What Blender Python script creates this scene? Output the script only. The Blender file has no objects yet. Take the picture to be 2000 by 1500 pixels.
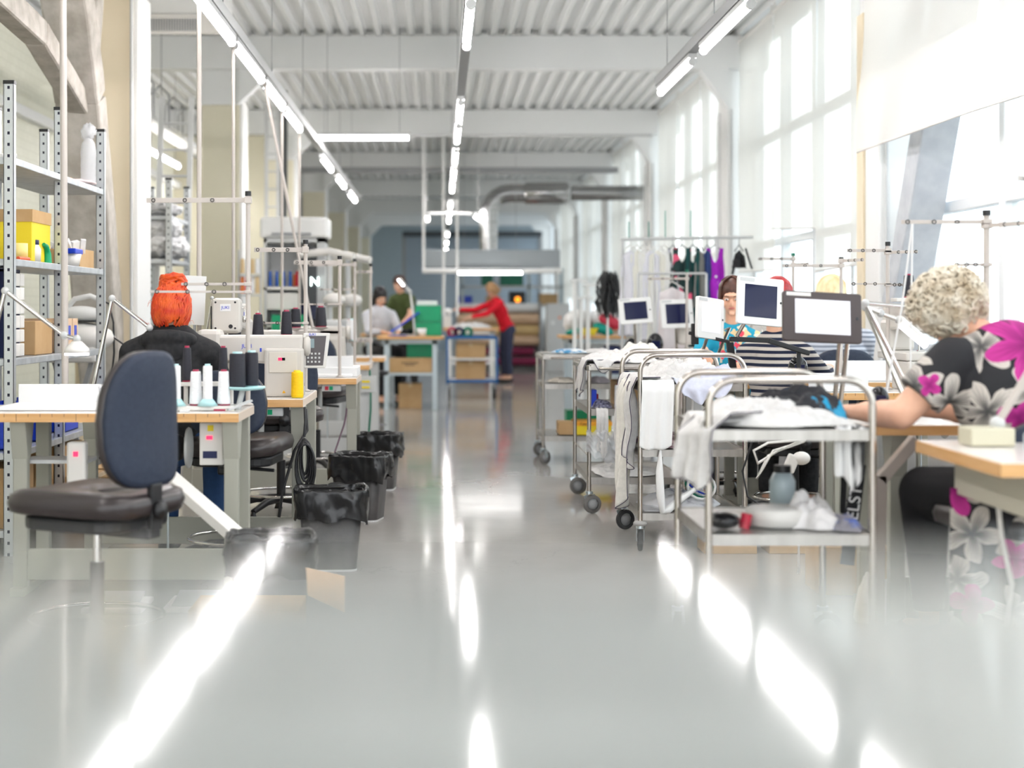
import bpy, math, random
from mathutils import Vector, Matrix, Euler, noise
C = bpy.context.scene.collection
S = bpy.context.scene
R = math.radians
PI = math.pi
# ---------------------------------------------------------------- camera, world, exposure
F = 2900.0            # focal length in pixels of the 2000 px wide frame
CZ = 1.2              # eye height
cam = bpy.data.cameras.new('camera')
camo = bpy.data.objects.new('camera', cam)
C.objects.link(camo)
camo.location = (0, 0, CZ)
camo.rotation_euler = (R(90), 0, 0)
cam.sensor_width = 36
cam.lens = F * 36 / 2000
cam.shift_x = 141 / 2000
cam.shift_y = -145 / 2000
cam.clip_start = 0.02
cam.clip_end = 300
cam.dof.use_dof = True
cam.dof.focus_distance = 7.6
cam.dof.aperture_fstop = cam.lens / 1000 / 0.034
S.camera = camo
w = bpy.data.worlds.new('sky'); S.world = w; w.use_nodes = True
bg = w.node_tree.nodes['Background']
bg.inputs[0].default_value = (0.92, 0.96, 1.0, 1)
bg.inputs[1].default_value = 2.5
S.view_settings.view_transform = 'Standard'
S.view_settings.look = 'None'
S.view_settings.gamma = 1
S.view_settings.exposure = 0.64
S.cycles.max_bounces = 8
S.cycles.diffuse_bounces = 5
S.cycles.glossy_bounces = 4
S.cycles.transmission_bounces = 8
S.cycles.transparent_max_bounces = 16
S.cycles.use_denoising = True
S.cycles.sample_clamp_indirect = 6
S.cycles.caustics_reflective = False
S.cycles.caustics_refractive = False
for y0, y1 in ((-5.5, 4.2), (4.6, 10.7), (11.3, 16.2), (16.9, 22.2), (22.9, 28.2), (28.9, 34.2), (34.9, 46)):
    l = bpy.data.lights.new('daylight_portal', 'AREA'); l.shape = 'RECTANGLE'
    l.size = 3.4; l.size_y = y1 - y0; l.cycles.is_portal = True
    o = bpy.data.objects.new('daylight_portal', l); C.objects.link(o)
    o.location = (3.62, (y0 + y1) / 2, 2.5); o.rotation_euler = (0, R(90), 0)
l = bpy.data.lights.new('daylight_portal', 'AREA'); l.shape = 'RECTANGLE'
l.size = 7; l.size_y = 3.9; l.cycles.is_portal = True
o = bpy.data.objects.new('daylight_portal', l); C.objects.link(o)
o.location = (0, -6.2, 2.1); o.rotation_euler = (R(-90), 0, 0)  # unseen rear end of the hall, left open to let in fill light

# ---------------------------------------------------------------- helpers
def P(px, py, d):
    return Vector(((px - 859) * d / F, d, CZ - (py - 605) * d / F))

MATS = {}
def mat(name, col=(.8, .8, .8), rough=.5, metal=0, coat=0, emit=None, es=1, spec=.5, trans=0, ior=1.45, alpha=1):
    if name in MATS: return MATS[name]
    m = bpy.data.materials.new(name); m.use_nodes = True
    b = m.node_tree.nodes['Principled BSDF']
    b.inputs['Base Color'].default_value = (*col, 1)
    b.inputs['Roughness'].default_value = rough
    b.inputs['Metallic'].default_value = metal
    b.inputs['Coat Weight'].default_value = coat
    b.inputs['Specular IOR Level'].default_value = spec
    b.inputs['Transmission Weight'].default_value = trans
    b.inputs['IOR'].default_value = ior
    b.inputs['Alpha'].default_value = alpha
    if emit:
        b.inputs['Emission Color'].default_value = (*emit, 1)
        b.inputs['Emission Strength'].default_value = es
    MATS[name] = m
    return m
def nodes(m):
    nt = m.node_tree
    return nt, nt.nodes, nt.links, nt.nodes['Principled BSDF']
def noisy(name, c1, c2, scale=5, rough=.5, metal=0, bump=0, detail=4, coat=0, stretch=(1, 1, 1), r2=None, lo=.35, hi=.65):
    if name in MATS: return MATS[name]
    m = mat(name, c1, rough, metal, coat)
    nt, N, L, b = nodes(m)
    tc = N.new('ShaderNodeTexCoord'); mp = N.new('ShaderNodeMapping'); mp.inputs['Scale'].default_value = stretch
    n = N.new('ShaderNodeTexNoise'); n.inputs['Scale'].default_value = scale; n.inputs['Detail'].default_value = detail
    r = N.new('ShaderNodeValToRGB'); r.color_ramp.elements[0].color = (*c1, 1); r.color_ramp.elements[1].color = (*c2, 1)
    r.color_ramp.elements[0].position = lo; r.color_ramp.elements[1].position = hi
    L.new(tc.outputs['Object'], mp.inputs[0]); L.new(mp.outputs[0], n.inputs['Vector'])
    L.new(n.outputs[0], r.inputs[0]); L.new(r.outputs[0], b.inputs['Base Color'])
    if bump:
        bp = N.new('ShaderNodeBump'); bp.inputs['Strength'].default_value = bump; bp.inputs['Distance'].default_value = .01
        L.new(n.outputs[0], bp.inputs['Height']); L.new(bp.outputs[0], b.inputs['Normal'])
    if r2 is not None:
        rr = N.new('ShaderNodeMapRange'); rr.inputs['To Min'].default_value = rough; rr.inputs['To Max'].default_value = r2
        L.new(n.outputs[0], rr.inputs['Value']); L.new(rr.outputs[0], b.inputs['Roughness'])
    return m

def frame_of(d):
    d = d.normalized()
    a = Vector((0, 0, 1)) if abs(d.z) < .95 else Vector((1, 0, 0))
    u = d.cross(a).normalized(); v = u.cross(d).normalized()
    return u, v
class B:
    def __init__(s, smooth=True):
        s.v = []; s.f = []; s.s = []; s.T = None
    def add(s, vs, fs, sm=False):
        n = len(s.v)
        if s.T is not None: vs = [s.T @ Vector(v) for v in vs]
        s.v.extend(Vector(v) for v in vs)
        s.f.extend([tuple(i + n for i in f) for f in fs]); s.s.extend([sm] * len(fs))
        return s
    def box(s, x0, x1, y0, y1, z0, z1):
        vs = [(x, y, z) for z in (z0, z1) for y in (y0, y1) for x in (x0, x1)]
        return s.add(vs, [(0, 2, 3, 1), (4, 5, 7, 6), (0, 1, 5, 4), (2, 6, 7, 3), (0, 4, 6, 2), (1, 3, 7, 5)])
    def cbox(s, c, size, rot=None):
        h = Vector(size) / 2
        vs = [Vector((x, y, z)) for z in (-h.z, h.z) for y in (-h.y, h.y) for x in (-h.x, h.x)]
        if rot is not None:
            q = rot if isinstance(rot, Matrix) else Euler(rot).to_matrix()
            vs = [q @ v for v in vs]
        c = Vector(c)
        return s.add([v + c for v in vs], [(0, 2, 3, 1), (4, 5, 7, 6), (0, 1, 5, 4), (2, 6, 7, 3), (0, 4, 6, 2), (1, 3, 7, 5)])
    def bar(s, p0, p1, w, h=None):          # box from p0 to p1
        p0 = Vector(p0); p1 = Vector(p1); h = h or w
        u, v = frame_of(p1 - p0); u *= w / 2; v *= h / 2
        vs = [p + a + b for p in (p0, p1) for a, b in ((-u, -v), (u, -v), (u, v), (-u, v))]
        return s.add(vs, [(0, 1, 2, 3), (7, 6, 5, 4), (0, 4, 5, 1), (1, 5, 6, 2), (2, 6, 7, 3), (3, 7, 4, 0)])
    def cyl(s, p0, p1, r0, r1=None, n=12, caps=True):
        p0 = Vector(p0); p1 = Vector(p1); r1 = r0 if r1 is None else r1
        u, v = frame_of(p1 - p0)
        vs = [p + (u * math.cos(2 * PI * i / n) + v * math.sin(2 * PI * i / n)) * r for p, r in ((p0, r0), (p1, r1)) for i in range(n)]
        s.add(vs, [(i, (i + 1) % n, n + (i + 1) % n, n + i) for i in range(n)], True)
        if caps: s.add(vs, [tuple(range(n))[::-1], tuple(range(n, 2 * n))])
        return s
    def tube(s, pts, r, n=8, closed=False):
        pts = [Vector(p) for p in pts]; m = len(pts)
        rs = r if isinstance(r, (list, tuple)) else [r] * m
        vs = []; u = None
        for i, p in enumerate(pts):
            if closed: t = pts[(i + 1) % m] - pts[i - 1]
            else: t = pts[min(i + 1, m - 1)] - pts[max(i - 1, 0)]
            if t.length < 1e-9: t = Vector((0, 0, 1))
            t.normalize()
            if u is None: u, v = frame_of(t)
            else:
                u = (u - t * u.dot(t))
                if u.length < 1e-6: u, v = frame_of(t)
                u.normalize(); v = u.cross(t)
            vs += [p + (u * math.cos(2 * PI * k / n) + v * math.sin(2 * PI * k / n)) * rs[i] for k in range(n)]
        fs = []
        for i in range(m if closed else m - 1):
            a = i * n; b = ((i + 1) % m) * n
            fs += [(a + k, a + (k + 1) % n, b + (k + 1) % n, b + k) for k in range(n)]
        s.add(vs, fs, True)
        if not closed: s.add(vs, [tuple(range(n))[::-1], tuple(range((m - 1) * n, m * n))])
        return s
    def lathe(s, prof, at=(0, 0, 0), axis=(0, 0, 1), n=24):
        at = Vector(at); ax = Vector(axis).normalized(); u, v = frame_of(ax)
        vs = [at + ax * z + (u * math.cos(2 * PI * i / n) + v * math.sin(2 * PI * i / n)) * max(r, 1e-4) for r, z in prof for i in range(n)]
        fs = [(j * n + i, j * n + (i + 1) % n, (j + 1) * n + (i + 1) % n, (j + 1) * n + i) for j in range(len(prof) - 1) for i in range(n)]
        s.add(vs, fs, True)
        return s
    def ell(s, c, r, rot=None, nu=20, nv=12, fn=None):
        c = Vector(c)
        if not isinstance(r, (list, tuple, Vector)): r = (r, r, r)
        q = None if rot is None else (rot if isinstance(rot, Matrix) else Euler(rot).to_matrix())
        vs = []
        for j in range(nv + 1):
            th = PI * j / nv
            for i in range(nu):
                ph = 2 * PI * i / nu
                d = Vector((math.sin(th) * math.cos(ph), math.sin(th) * math.sin(ph), math.cos(th)))
                k = fn(d) if fn else 1
                p = Vector((d.x * r[0] * k, d.y * r[1] * k, d.z * r[2] * k))
                vs.append(c + (q @ p if q else p))
        fs = [(j * nu + i, (j + 1) * nu + i, (j + 1) * nu + (i + 1) % nu, j * nu + (i + 1) % nu) for j in range(nv) for i in range(nu)]
        return s.add(vs, fs, True)
    def cap(s, p0, p1, r0, r1=None):
        r1 = r0 if r1 is None else r1
        s.ell(p0, r0, nu=14, nv=10); s.ell(p1, r1, nu=14, nv=10); return s.cyl(p0, p1, r0, r1, 14)
    def prism(s, poly, z0, z1, ax='z'):
        n = len(poly)
        m = {'z': lambda a, b, c: (a, b, c), 'y': lambda a, b, c: (a, c, b), 'x': lambda a, b, c: (c, a, b)}[ax]
        vs = [m(a, b, c) for c in (z0, z1) for a, b in poly]
        return s.add(vs, [tuple(range(n))[::-1], tuple(range(n, 2 * n))] + [(i, (i + 1) % n, n + (i + 1) % n, n + i) for i in range(n)])
    def grid(s, fn, nu, nv, sm=True):
        vs = [fn(i / nu, j / nv) for j in range(nv + 1) for i in range(nu + 1)]
        return s.add(vs, [(j * (nu + 1) + i, j * (nu + 1) + i + 1, (j + 1) * (nu + 1) + i + 1, (j + 1) * (nu + 1) + i) for j in range(nv) for i in range(nu)], sm)
    def mesh(s, name, off=None):
        me = bpy.data.meshes.new(name)
        vs = s.v if off is None else [v - off for v in s.v]
        me.from_pydata(vs, [], s.f); me.update()
        me.polygons.foreach_set('use_smooth', s.s)
        return me
ORG = {}
def fin(o, m, bevel, solid, remesh, smooth, sub=0):
    if m: o.data.materials.append(m)
    if solid:
        k = o.modifiers.new('thickness', 'SOLIDIFY'); k.thickness = solid; k.offset = 0
    if remesh:
        k = o.modifiers.new('blend', 'REMESH'); k.mode = 'VOXEL'; k.voxel_size = remesh; k.use_smooth_shade = True
        k = o.modifiers.new('soften', 'SMOOTH'); k.iterations = smooth; k.factor = .5
    if bevel:
        k = o.modifiers.new('bevel', 'BEVEL'); k.width = bevel; k.segments = 2; k.limit_method = 'ANGLE'; k.angle_limit = R(40)
        k.harden_normals = False
    if sub:
        k = o.modifiers.new('sub', 'SUBSURF'); k.levels = sub; k.render_levels = sub
def tag(o, label=None, cat=None, group=None, kind=None):
    if label: o['label'] = label
    if cat: o['category'] = cat
    if group: o['group'] = group
    if kind: o['kind'] = kind
    return o
def thing(name, label, cat, loc=(0, 0, 0), rz=0, group=None):
    o = bpy.data.objects.new(name, None); C.objects.link(o); o.empty_display_size = .1
    o.location = loc; o.rotation_euler = (0, 0, rz)
    ORG[o] = Vector(loc)
    return tag(o, label, cat, group)
def part(name, b, m, parent, world=False, bevel=0, solid=0, remesh=0, smooth=2, sub=0, label=None):
    off = ORG.get(parent) if world else None
    o = bpy.data.objects.new(name, b.mesh(name, off)); C.objects.link(o); o.parent = parent
    if parent in ORG: ORG[o] = ORG[parent]
    fin(o, m, bevel, solid, remesh, smooth, sub)
    if label: o['label'] = label
    return o
def single(name, b, m, label=None, cat=None, group=None, kind=None, bevel=0, solid=0, remesh=0, smooth=2, sub=0, loc=None):
    if loc is None:
        xs = [v.x for v in b.v]; ys = [v.y for v in b.v]; zs = [v.z for v in b.v]
        off = Vector(((min(xs) + max(xs)) / 2, (min(ys) + max(ys)) / 2, min(zs)))
        me = b.mesh(name, off)
    else:
        off = Vector(loc); me = b.mesh(name)
    o = bpy.data.objects.new(name, me); C.objects.link(o); o.location = off
    fin(o, m, bevel, solid, remesh, smooth, sub)
    return tag(o, label, cat, group, kind)
def struct(name, b, m, bevel=0):
    return single(name, b, m, kind='structure', bevel=bevel)
def dup(root, loc, rz=None, label=None, group=None, scale=None):
    r = root.copy(); C.objects.link(r); r.location = loc
    if rz is not None: r.rotation_euler = (0, 0, rz)
    if label: r['label'] = label
    if group: r['group'] = group
    if scale: r.scale = (scale,) * 3
    for ch in list(root.children):
        c = ch.copy(); C.objects.link(c); c.parent = r
        for g in ch.children:
            d = g.copy(); C.objects.link(d); d.parent = c
    return r
def text_part(s, size, m, parent, loc, rot, depth=.0008, name='lettering', world=False, kind_top=False):
    cu = bpy.data.curves.new(name, 'FONT'); cu.body = s; cu.size = size; cu.extrude = depth; cu.align_x = 'CENTER'; cu.align_y = 'CENTER'
    t = bpy.data.objects.new('tmp', cu); C.objects.link(t)
    bpy.context.view_layer.update()
    me = bpy.data.meshes.new_from_object(t)
    bpy.data.objects.remove(t); bpy.data.curves.remove(cu)
    o = bpy.data.objects.new(name, me); C.objects.link(o); o.parent = parent
    if world: loc = Vector(loc) - ORG[parent]
    o.location = loc; o.rotation_euler = rot
    me.materials.clear(); me.materials.append(m)
    return o
def nz(x, y=0., z=0.): return noise.noise(Vector((x, y, z)))
def rrect(w, d, r, n=5):                    # rounded rectangle outline
    pts = []
    for cx, cy, a0 in ((w / 2 - r, d / 2 - r, 0), (-w / 2 + r, d / 2 - r, 90), (-w / 2 + r, -d / 2 + r, 180), (w / 2 - r, -d / 2 + r, 270)):
        for k in range(n + 1):
            a = R(a0 + 90 * k / n); pts.append((cx + r * math.cos(a), cy + r * math.sin(a)))
    return pts
def arch(w, h, r, n=8):                     # inverted U in the XZ plane, starts at foot
    pts = [(-w / 2, 0)]
    for k in range(n + 1):
        a = PI - PI / 2 * k / n; pts.append((-w / 2 + r + r * math.cos(a), h - r + r * math.sin(a)))
    for k in range(n + 1):
        a = PI / 2 - PI / 2 * k / n; pts.append((w / 2 - r + r * math.cos(a), h - r + r * math.sin(a)))
    pts.append((w / 2, 0))
    return pts

# ---------------------------------------------------------------- materials
M = {}
M['white'] = mat('white_paint', (.8, .8, .79), .45)
M['offwhite'] = mat('off_white_plastic', (.74, .72, .69), .35)
M['machine'] = mat('machine_enamel', (.6, .57, .53), .28)
M['stand'] = mat('beige_stand_enamel', (.5, .455, .42), .35)
M['beige'] = noisy('beige_wall_paint', (.74, .64, .47), (.78, .68, .51), 2, .6)
M['beige2'] = noisy('pale_beige_wall_paint', (.7, .66, .52), (.74, .7, .56), 2, .6)
M['greytable'] = mat('grey_green_steel_paint', (.36, .36, .31), .45)
M['ltgrey'] = mat('light_grey_paint', (.55, .56, .56), .4)
M['grey'] = mat('grey_paint', (.32, .33, .34), .45)
M['black'] = mat('black_plastic', (.012, .012, .014), .4)
M['gloss'] = mat('black_gloss', (.008, .008, .01), .08)
M['rubber'] = mat('black_rubber', (.03, .03, .032), .6)
M['greyrubber'] = mat('grey_rubber', (.14, .135, .13), .55)
M['steel'] = noisy('brushed_stainless_steel', (.40, .38, .35), (.48, .46, .43), 30, .28, 1, stretch=(1, 1, .1), r2=.35)
M['tube'] = mat('polished_steel_tube', (.5, .46, .42), .2, 1)
M['galv'] = noisy('galvanised_steel', (.47, .5, .53), (.6, .63, .66), 14, .38, .7, r2=.5)
M['zinc'] = mat('bright_zinc', (.6, .68, .72), .3, .9)
M['chrome'] = mat('chrome', (.75, .73, .7), .08, 1)
M['wood'] = noisy('beech_edge', (.62, .34, .13), (.72, .43, .19), 12, .4, stretch=(.4, .4, 6))
M['laminate'] = mat('white_laminate', (.78, .74, .7), .22)
M['red'] = mat('red_plastic', (.5, .02, .05), .35)
M['redtip'] = mat('dark_red_plastic', (.32, .015, .06), .4)
M['green'] = mat('green_plastic', (.0, .3, .13), .4)
M['dgreen'] = mat('dark_green_plastic', (.0, .14, .08), .4)
M['yellow'] = mat('yellow_card', (.8, .62, .02), .55)
M['blue'] = mat('blue_plastic', (.01, .05, .55), .35)
M['dblue'] = mat('dark_blue_paint', (.0, .1, .32), .35)
M['navy'] = mat('navy_board', (.012, .02, .08), .5)
M['brown'] = mat('dark_taupe_plastic', (.06, .045, .045), .35)
M['cyan'] = mat('pale_cyan_plastic', (.45, .72, .74), .35)
M['card'] = noisy('brown_cardboard', (.46, .29, .13), (.52, .34, .17), 6, .75)
M['cardlt'] = noisy('pale_cardboard', (.66, .46, .3), (.7, .5, .34), 6, .75)
M['skin'] = noisy('skin', (.72, .4, .27), (.78, .46, .32), 18, .5)
M['glass'] = mat('clear_plastic', (.95, .97, .98), .08, trans=.95, ior=1.2)
M['led'] = mat('led_tube_light', (1, 1, 1), .4, emit=(1, .96, .95), es=40)
M['led2'] = mat('dimmer_led_tube_light', (1, 1, 1), .4, emit=(1, .98, .95), es=9)
M['screenw'] = mat('lit_pale_screen', (.6, .6, .66), .2, emit=(.82, .82, .9), es=.32)
M['screend'] = mat('dark_glossy_screen', (.012, .014, .05), .06, spec=.25)
M['redled'] = mat('red_indicator', (.6, .0, .02), .3, emit=(1, .02, .08), es=1.6)
M['paperw'] = mat('white_paper', (.8, .8, .8), .7)
def cloth(name, col, c2=None, rough=.85, sc=40):
    c2 = c2 or tuple(min(1, c * 1.12) for c in col)
    return noisy(name, col, c2, sc, rough, bump=.15)
M['clothw'] = cloth('white_jersey', (.57, .56, .55), (.64, .63, .62))
M['clothk'] = cloth('black_cloth', (.01, .01, .012), (.02, .02, .022))
# concrete, floor
def floor_mat():
    m = mat('polished_concrete', (.42, .41, .39), .1, coat=0, spec=.3)
    nt, N, L, b = nodes(m)
    tc = N.new('ShaderNodeTexCoord')
    n = N.new('ShaderNodeTexNoise'); n.inputs['Scale'].default_value = .7; n.inputs['Detail'].default_value = 6; n.inputs['Roughness'].default_value = .65
    r = N.new('ShaderNodeValToRGB'); r.color_ramp.elements[0].color = (.29, .27, .25, 1); r.color_ramp.elements[1].color = (.37, .355, .335, 1)
    r.color_ramp.elements[0].position = .3; r.color_ramp.elements[1].position = .7
    n2 = N.new('ShaderNodeTexNoise'); n2.inputs['Scale'].default_value = 3.5; n2.inputs['Detail'].default_value = 5
    mr = N.new('ShaderNodeMapRange'); mr.inputs['To Min'].default_value = .05; mr.inputs['To Max'].default_value = .15
    # hairline cracks
    vo = N.new('ShaderNodeTexVoronoi'); vo.feature = 'DISTANCE_TO_EDGE'; vo.inputs['Scale'].default_value = .45
    n3 = N.new('ShaderNodeTexNoise'); n3.inputs['Scale'].default_value = 2.2; n3.inputs['Detail'].default_value = 8
    ad = N.new('ShaderNodeVectorMath'); ad.operation = 'MULTIPLY_ADD'; ad.inputs[1].default_value = (.9, .9, 0)
    L.new(tc.outputs['Object'], n.inputs['Vector']); L.new(tc.outputs['Object'], n2.inputs['Vector']); L.new(tc.outputs['Object'], n3.inputs['Vector'])
    L.new(n3.outputs['Color'], ad.inputs[0]); L.new(tc.outputs['Object'], ad.inputs[2]); L.new(ad.outputs[0], vo.inputs['Vector'])
    lt = N.new('ShaderNodeMapRange'); lt.inputs['From Min'].default_value = 0; lt.inputs['From Max'].default_value = .0011
    lt.inputs['To Min'].default_value = .72; lt.inputs['To Max'].default_value = 1
    L.new(vo.outputs['Distance'], lt.inputs['Value'])
    mx = N.new('ShaderNodeMix'); mx.data_type = 'RGBA'; mx.blend_type = 'MULTIPLY'; mx.inputs['Factor'].default_value = 1
    L.new(n.outputs[0], r.inputs[0]); L.new(r.outputs[0], mx.inputs['A']); L.new(lt.outputs[0], mx.inputs['B'])
    L.new(mx.outputs['Result'], b.inputs['Base Color'])
    L.new(n2.outputs[0], mr.inputs['Value']); L.new(mr.outputs[0], b.inputs['Roughness'])
    return m
M['floor'] = floor_mat()
M['concrete'] = noisy('rough_concrete', (.36, .33, .29), (.48, .45, .41), 9, .8, bump=.6, detail=8)
M['concrete2'] = noisy('painted_concrete', (.44, .46, .5), (.52, .54, .57), 8, .7, bump=.4, detail=8)

def blind_mat():
    m = bpy.data.materials.new('translucent_blind_fabric'); m.use_nodes = True
    nt = m.node_tree; N = nt.nodes; L = nt.links; N.clear()
    out = N.new('ShaderNodeOutputMaterial'); mx = N.new('ShaderNodeMixShader'); mx.inputs[0].default_value = .4
    d = N.new('ShaderNodeBsdfDiffuse'); d.inputs[0].default_value = (.82, .8, .76, 1)
    t = N.new('ShaderNodeBsdfTranslucent'); t.inputs[0].default_value = (.62, .6, .55, 1)
    tr = N.new('ShaderNodeBsdfTransparent'); mx2 = N.new('ShaderNodeMixShader'); mx2.inputs[0].default_value = .17
    L.new(d.outputs[0], mx.inputs[1]); L.new(t.outputs[0], mx.inputs[2]); L.new(mx.outputs[0], mx2.inputs[1]); L.new(tr.outputs[0], mx2.inputs[2])
    L.new(mx2.outputs[0], out.inputs[0]); return m
M['blind'] = blind_mat()
def pane_mat():
    m = bpy.data.materials.new('window_glass'); m.use_nodes = True
    nt = m.node_tree; N = nt.nodes; L = nt.links; N.clear()
    out = N.new('ShaderNodeOutputMaterial'); mx = N.new('ShaderNodeMixShader'); mx.inputs[0].default_value = .06
    t = N.new('ShaderNodeBsdfTransparent'); t.inputs[0].default_value = (.94, .97, .97, 1)
    g = N.new('ShaderNodeBsdfGlossy'); g.inputs['Roughness'].default_value = .03
    L.new(t.outputs[0], mx.inputs[1]); L.new(g.outputs[0], mx.inputs[2]); L.new(mx.outputs[0], out.inputs[0]); return m
M['pane'] = pane_mat()
def film_mat():
    m = bpy.data.materials.new('clear_plastic_film'); m.use_nodes = True
    nt = m.node_tree; N = nt.nodes; L = nt.links; N.clear()
    out = N.new('ShaderNodeOutputMaterial'); mx = N.new('ShaderNodeMixShader'); mx.inputs[0].default_value = .45
    t = N.new('ShaderNodeBsdfTransparent'); g = N.new('ShaderNodeBsdfPrincipled'); g.inputs['Base Color'].default_value = (.8, .82, .85, 1); g.inputs['Roughness'].default_value = .15
    L.new(t.outputs[0], mx.inputs[1]); L.new(g.outputs[0], mx.inputs[2]); L.new(mx.outputs[0], out.inputs[0]); return m
M['film'] = film_mat()

# ---------------------------------------------------------------- the hall
KY = [4.2 + 6 * k for k in range(-1, 9)]     # bay lines
YE = 52.0
struct('floor', B().box(-7, 4, -6, YE, -.2, 0), M['floor'])
struct('ground', B().box(4, 120, -80, 140, -.6, -.5), mat('outside_ground', (.35, .36, .36), .9))
b = B(); prof = []
x = -7.0
while x < 3.6:
    prof += [(x, 4.2), (x + .05, 4.2), (x + .075, 4.26), (x + .155, 4.26)]; x += .18
prof += [(3.7, 4.2), (3.7, 4.4), (-7, 4.4)]
b.prism(prof[::-1], -6, YE, 'y')
struct('ceiling', b, mat('white_corrugated_steel', (.8, .81, .81), .4))
M['beam'] = mat('white_beam_paint', (.8, .81, .81), .5)
for k, y in enumerate(KY):
    b = B().box(-7, 3.6, y, y + .22, 3.83, 4.19)
    b.prism([(-2.2, 3.45), (-1.8, 3.84), (-2.2, 3.84)], y + .02, y + .2, 'y')
    b.prism([(3.15, 3.4), (3.15, 3.84), (2.84, 3.84)], y + .02, y + .2, 'y')
    struct('ceiling_beam', b, M['beam'])
    c0, c1 = (y + .45, y + .95) if k == 2 else (y + .1, y + .6)
    lw = M['beige'] if k == 2 else M['beige2']
    if y > 0:
        top = 4.19 if k == 2 else 3.45
        struct('column', B().box(-2.62, -2.2, c0, c1, 0, top), lw, bevel=.015)
        if top < 4: struct('column', B().box(-2.62, -2.2, c0, c1, 3.45, 4.19), M['beam'], bevel=.01)
        struct('trim_1', B().box(-2.2, -2.17, c0 + .02, c1, 0, 3.5), M['white'], bevel=.004)
        struct('column', B().box(3.15, 3.55, c0, c1, 0, 4.19), M['white'], bevel=.015)
        struct('trim_2', B().box(3.13, 3.15, c1 - .16, c1, 0, 3.4), M['beige'] if k == 2 else M['beam'], bevel=.003)
        struct('trim_3', B().tube([(3.2, c0 - .02, 0), (3.2, c0 - .02, 3.4)], .012), M['ltgrey'])
# left side
M['brick'] = mat('cream_painted_brick', (.74, .74, .62), .6)
nt, N, L, bs = nodes(M['brick'])
br = N.new('ShaderNodeTexBrick'); br.inputs['Color1'].default_value = (.74, .74, .63, 1); br.inputs['Color2'].default_value = (.77, .77, .66, 1)
br.inputs['Mortar'].default_value = (.66, .66, .55, 1); br.inputs['Scale'].default_value = 3; br.inputs['Mortar Size'].default_value = .012
tc = N.new('ShaderNodeTexCoord'); sx = N.new('ShaderNodeSeparateXYZ'); cx = N.new('ShaderNodeCombineXYZ')
L.new(tc.outputs['Object'], sx.inputs[0]); L.new(sx.outputs['Y'], cx.inputs['X']); L.new(sx.outputs['Z'], cx.inputs['Y'])
L.new(cx.outputs[0], br.inputs['Vector']); L.new(br.outputs[0], bs.inputs['Base Color'])
struct('wall_left', B().box(-4.2, -4, -6, YE, 0, 3.9), M['brick'])
struct('trim_4', B().box(-4, -3.9, -6, YE, 3.02, 3.12), M['beam'], bevel=.01)
struct('wall_left_upper', B().box(-4.3, -4.05, -6, YE, 3.9, 4.3), M['beam'])
struct('wall_partition', B().box(-4.0, -2.62, 22.35, 22.5, 0, 3.82), M['beige2'])
struct('wall_partition', B().box(-4.0, -2.62, 34.35, 34.5, 0, 3.82), mat('grey_wall_paint', (.42, .44, .46), .6))
# back wall and roller door
struct('wall_back', B().box(-7, 4, YE, YE + .3, 0, 4.4), mat('grey_blue_wall', (.45, .52, .57), .6))  # blue-grey cast of the dim far end put into the wall colour
b = B()
for k in range(24):
    z = .02 + k * .14
    b.prism([(43.6, z), (43.55, z + .02), (43.55, z + .11), (43.6, z + .13)], -1.0, 2.9, 'x')
t = thing('roller_shutter_door', 'grey blue slatted roller shutter door across the far end', 'door', (1, 43.6, 0))
part('shutter', b, mat('blue_grey_steel', (.36, .44, .52), .4), t, True)  # shutter colour carries the same blue-grey dimness of the far end
part('guide_rail', B().box(-1.1, -1.0, 43.5, 43.65, 0, 3.4), M['grey'], t, True)
part('guide_rail', B().box(2.9, 3.0, 43.5, 43.65, 0, 3.4), M['grey'], t, True)
part('drum_housing', B().box(-1.1, 3.0, 43.4, 43.75, 3.34, 3.5), mat('dark_steel', (.06, .07, .08), .5), t, True, bevel=.02)
# right window wall
b = B()
for i, (y0, y1) in enumerate(((-5.8, 4.3), (5.15 - .6, 10.65), (11.15, 16.3), (16.8, 22.3), (22.8, 28.3), (28.8, 34.3), (34.8, 40.3), (40.8, 46.3), (46.8, 52))):
    struct('wall_right', B().box(3.42, 3.6, y0, y1, 0, .85), M['white'])
    struct('trim_5', B().box(3.32, 3.45, y0, y1, .85, .88), M['offwhite'], bevel=.005)
    struct('wall_right', B().box(3.42, 3.6, y0, y1, 4.12, 4.25), M['beam'])
    o = bpy.data.objects.new('window_%d' % (i + 1), None); C.objects.link(o); o.location = (3.5, (y0 + y1) / 2, .88); o['kind'] = 'structure'; ORG[o] = o.location.copy()
    f = B(); n = 4; mw = .045
    for z in (.88, 1.86, 2.98, 4.04): f.box(3.46, 3.54, y0, y1, z, z + .08)
    for k in range(n + 1):
        y = y0 + (y1 - y0) * k / n; f.box(3.45, 3.55, y - mw if k else y, y + mw if k < n else y, .88, 4.12)
    part('window_frame', f, mat('white_window_frame', (.78, .8, .82), .3), o, True, bevel=.008)
    part('pane', B().box(3.497, 3.503, y0, y1, .88, 4.12), M['pane'], o, True)
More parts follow.
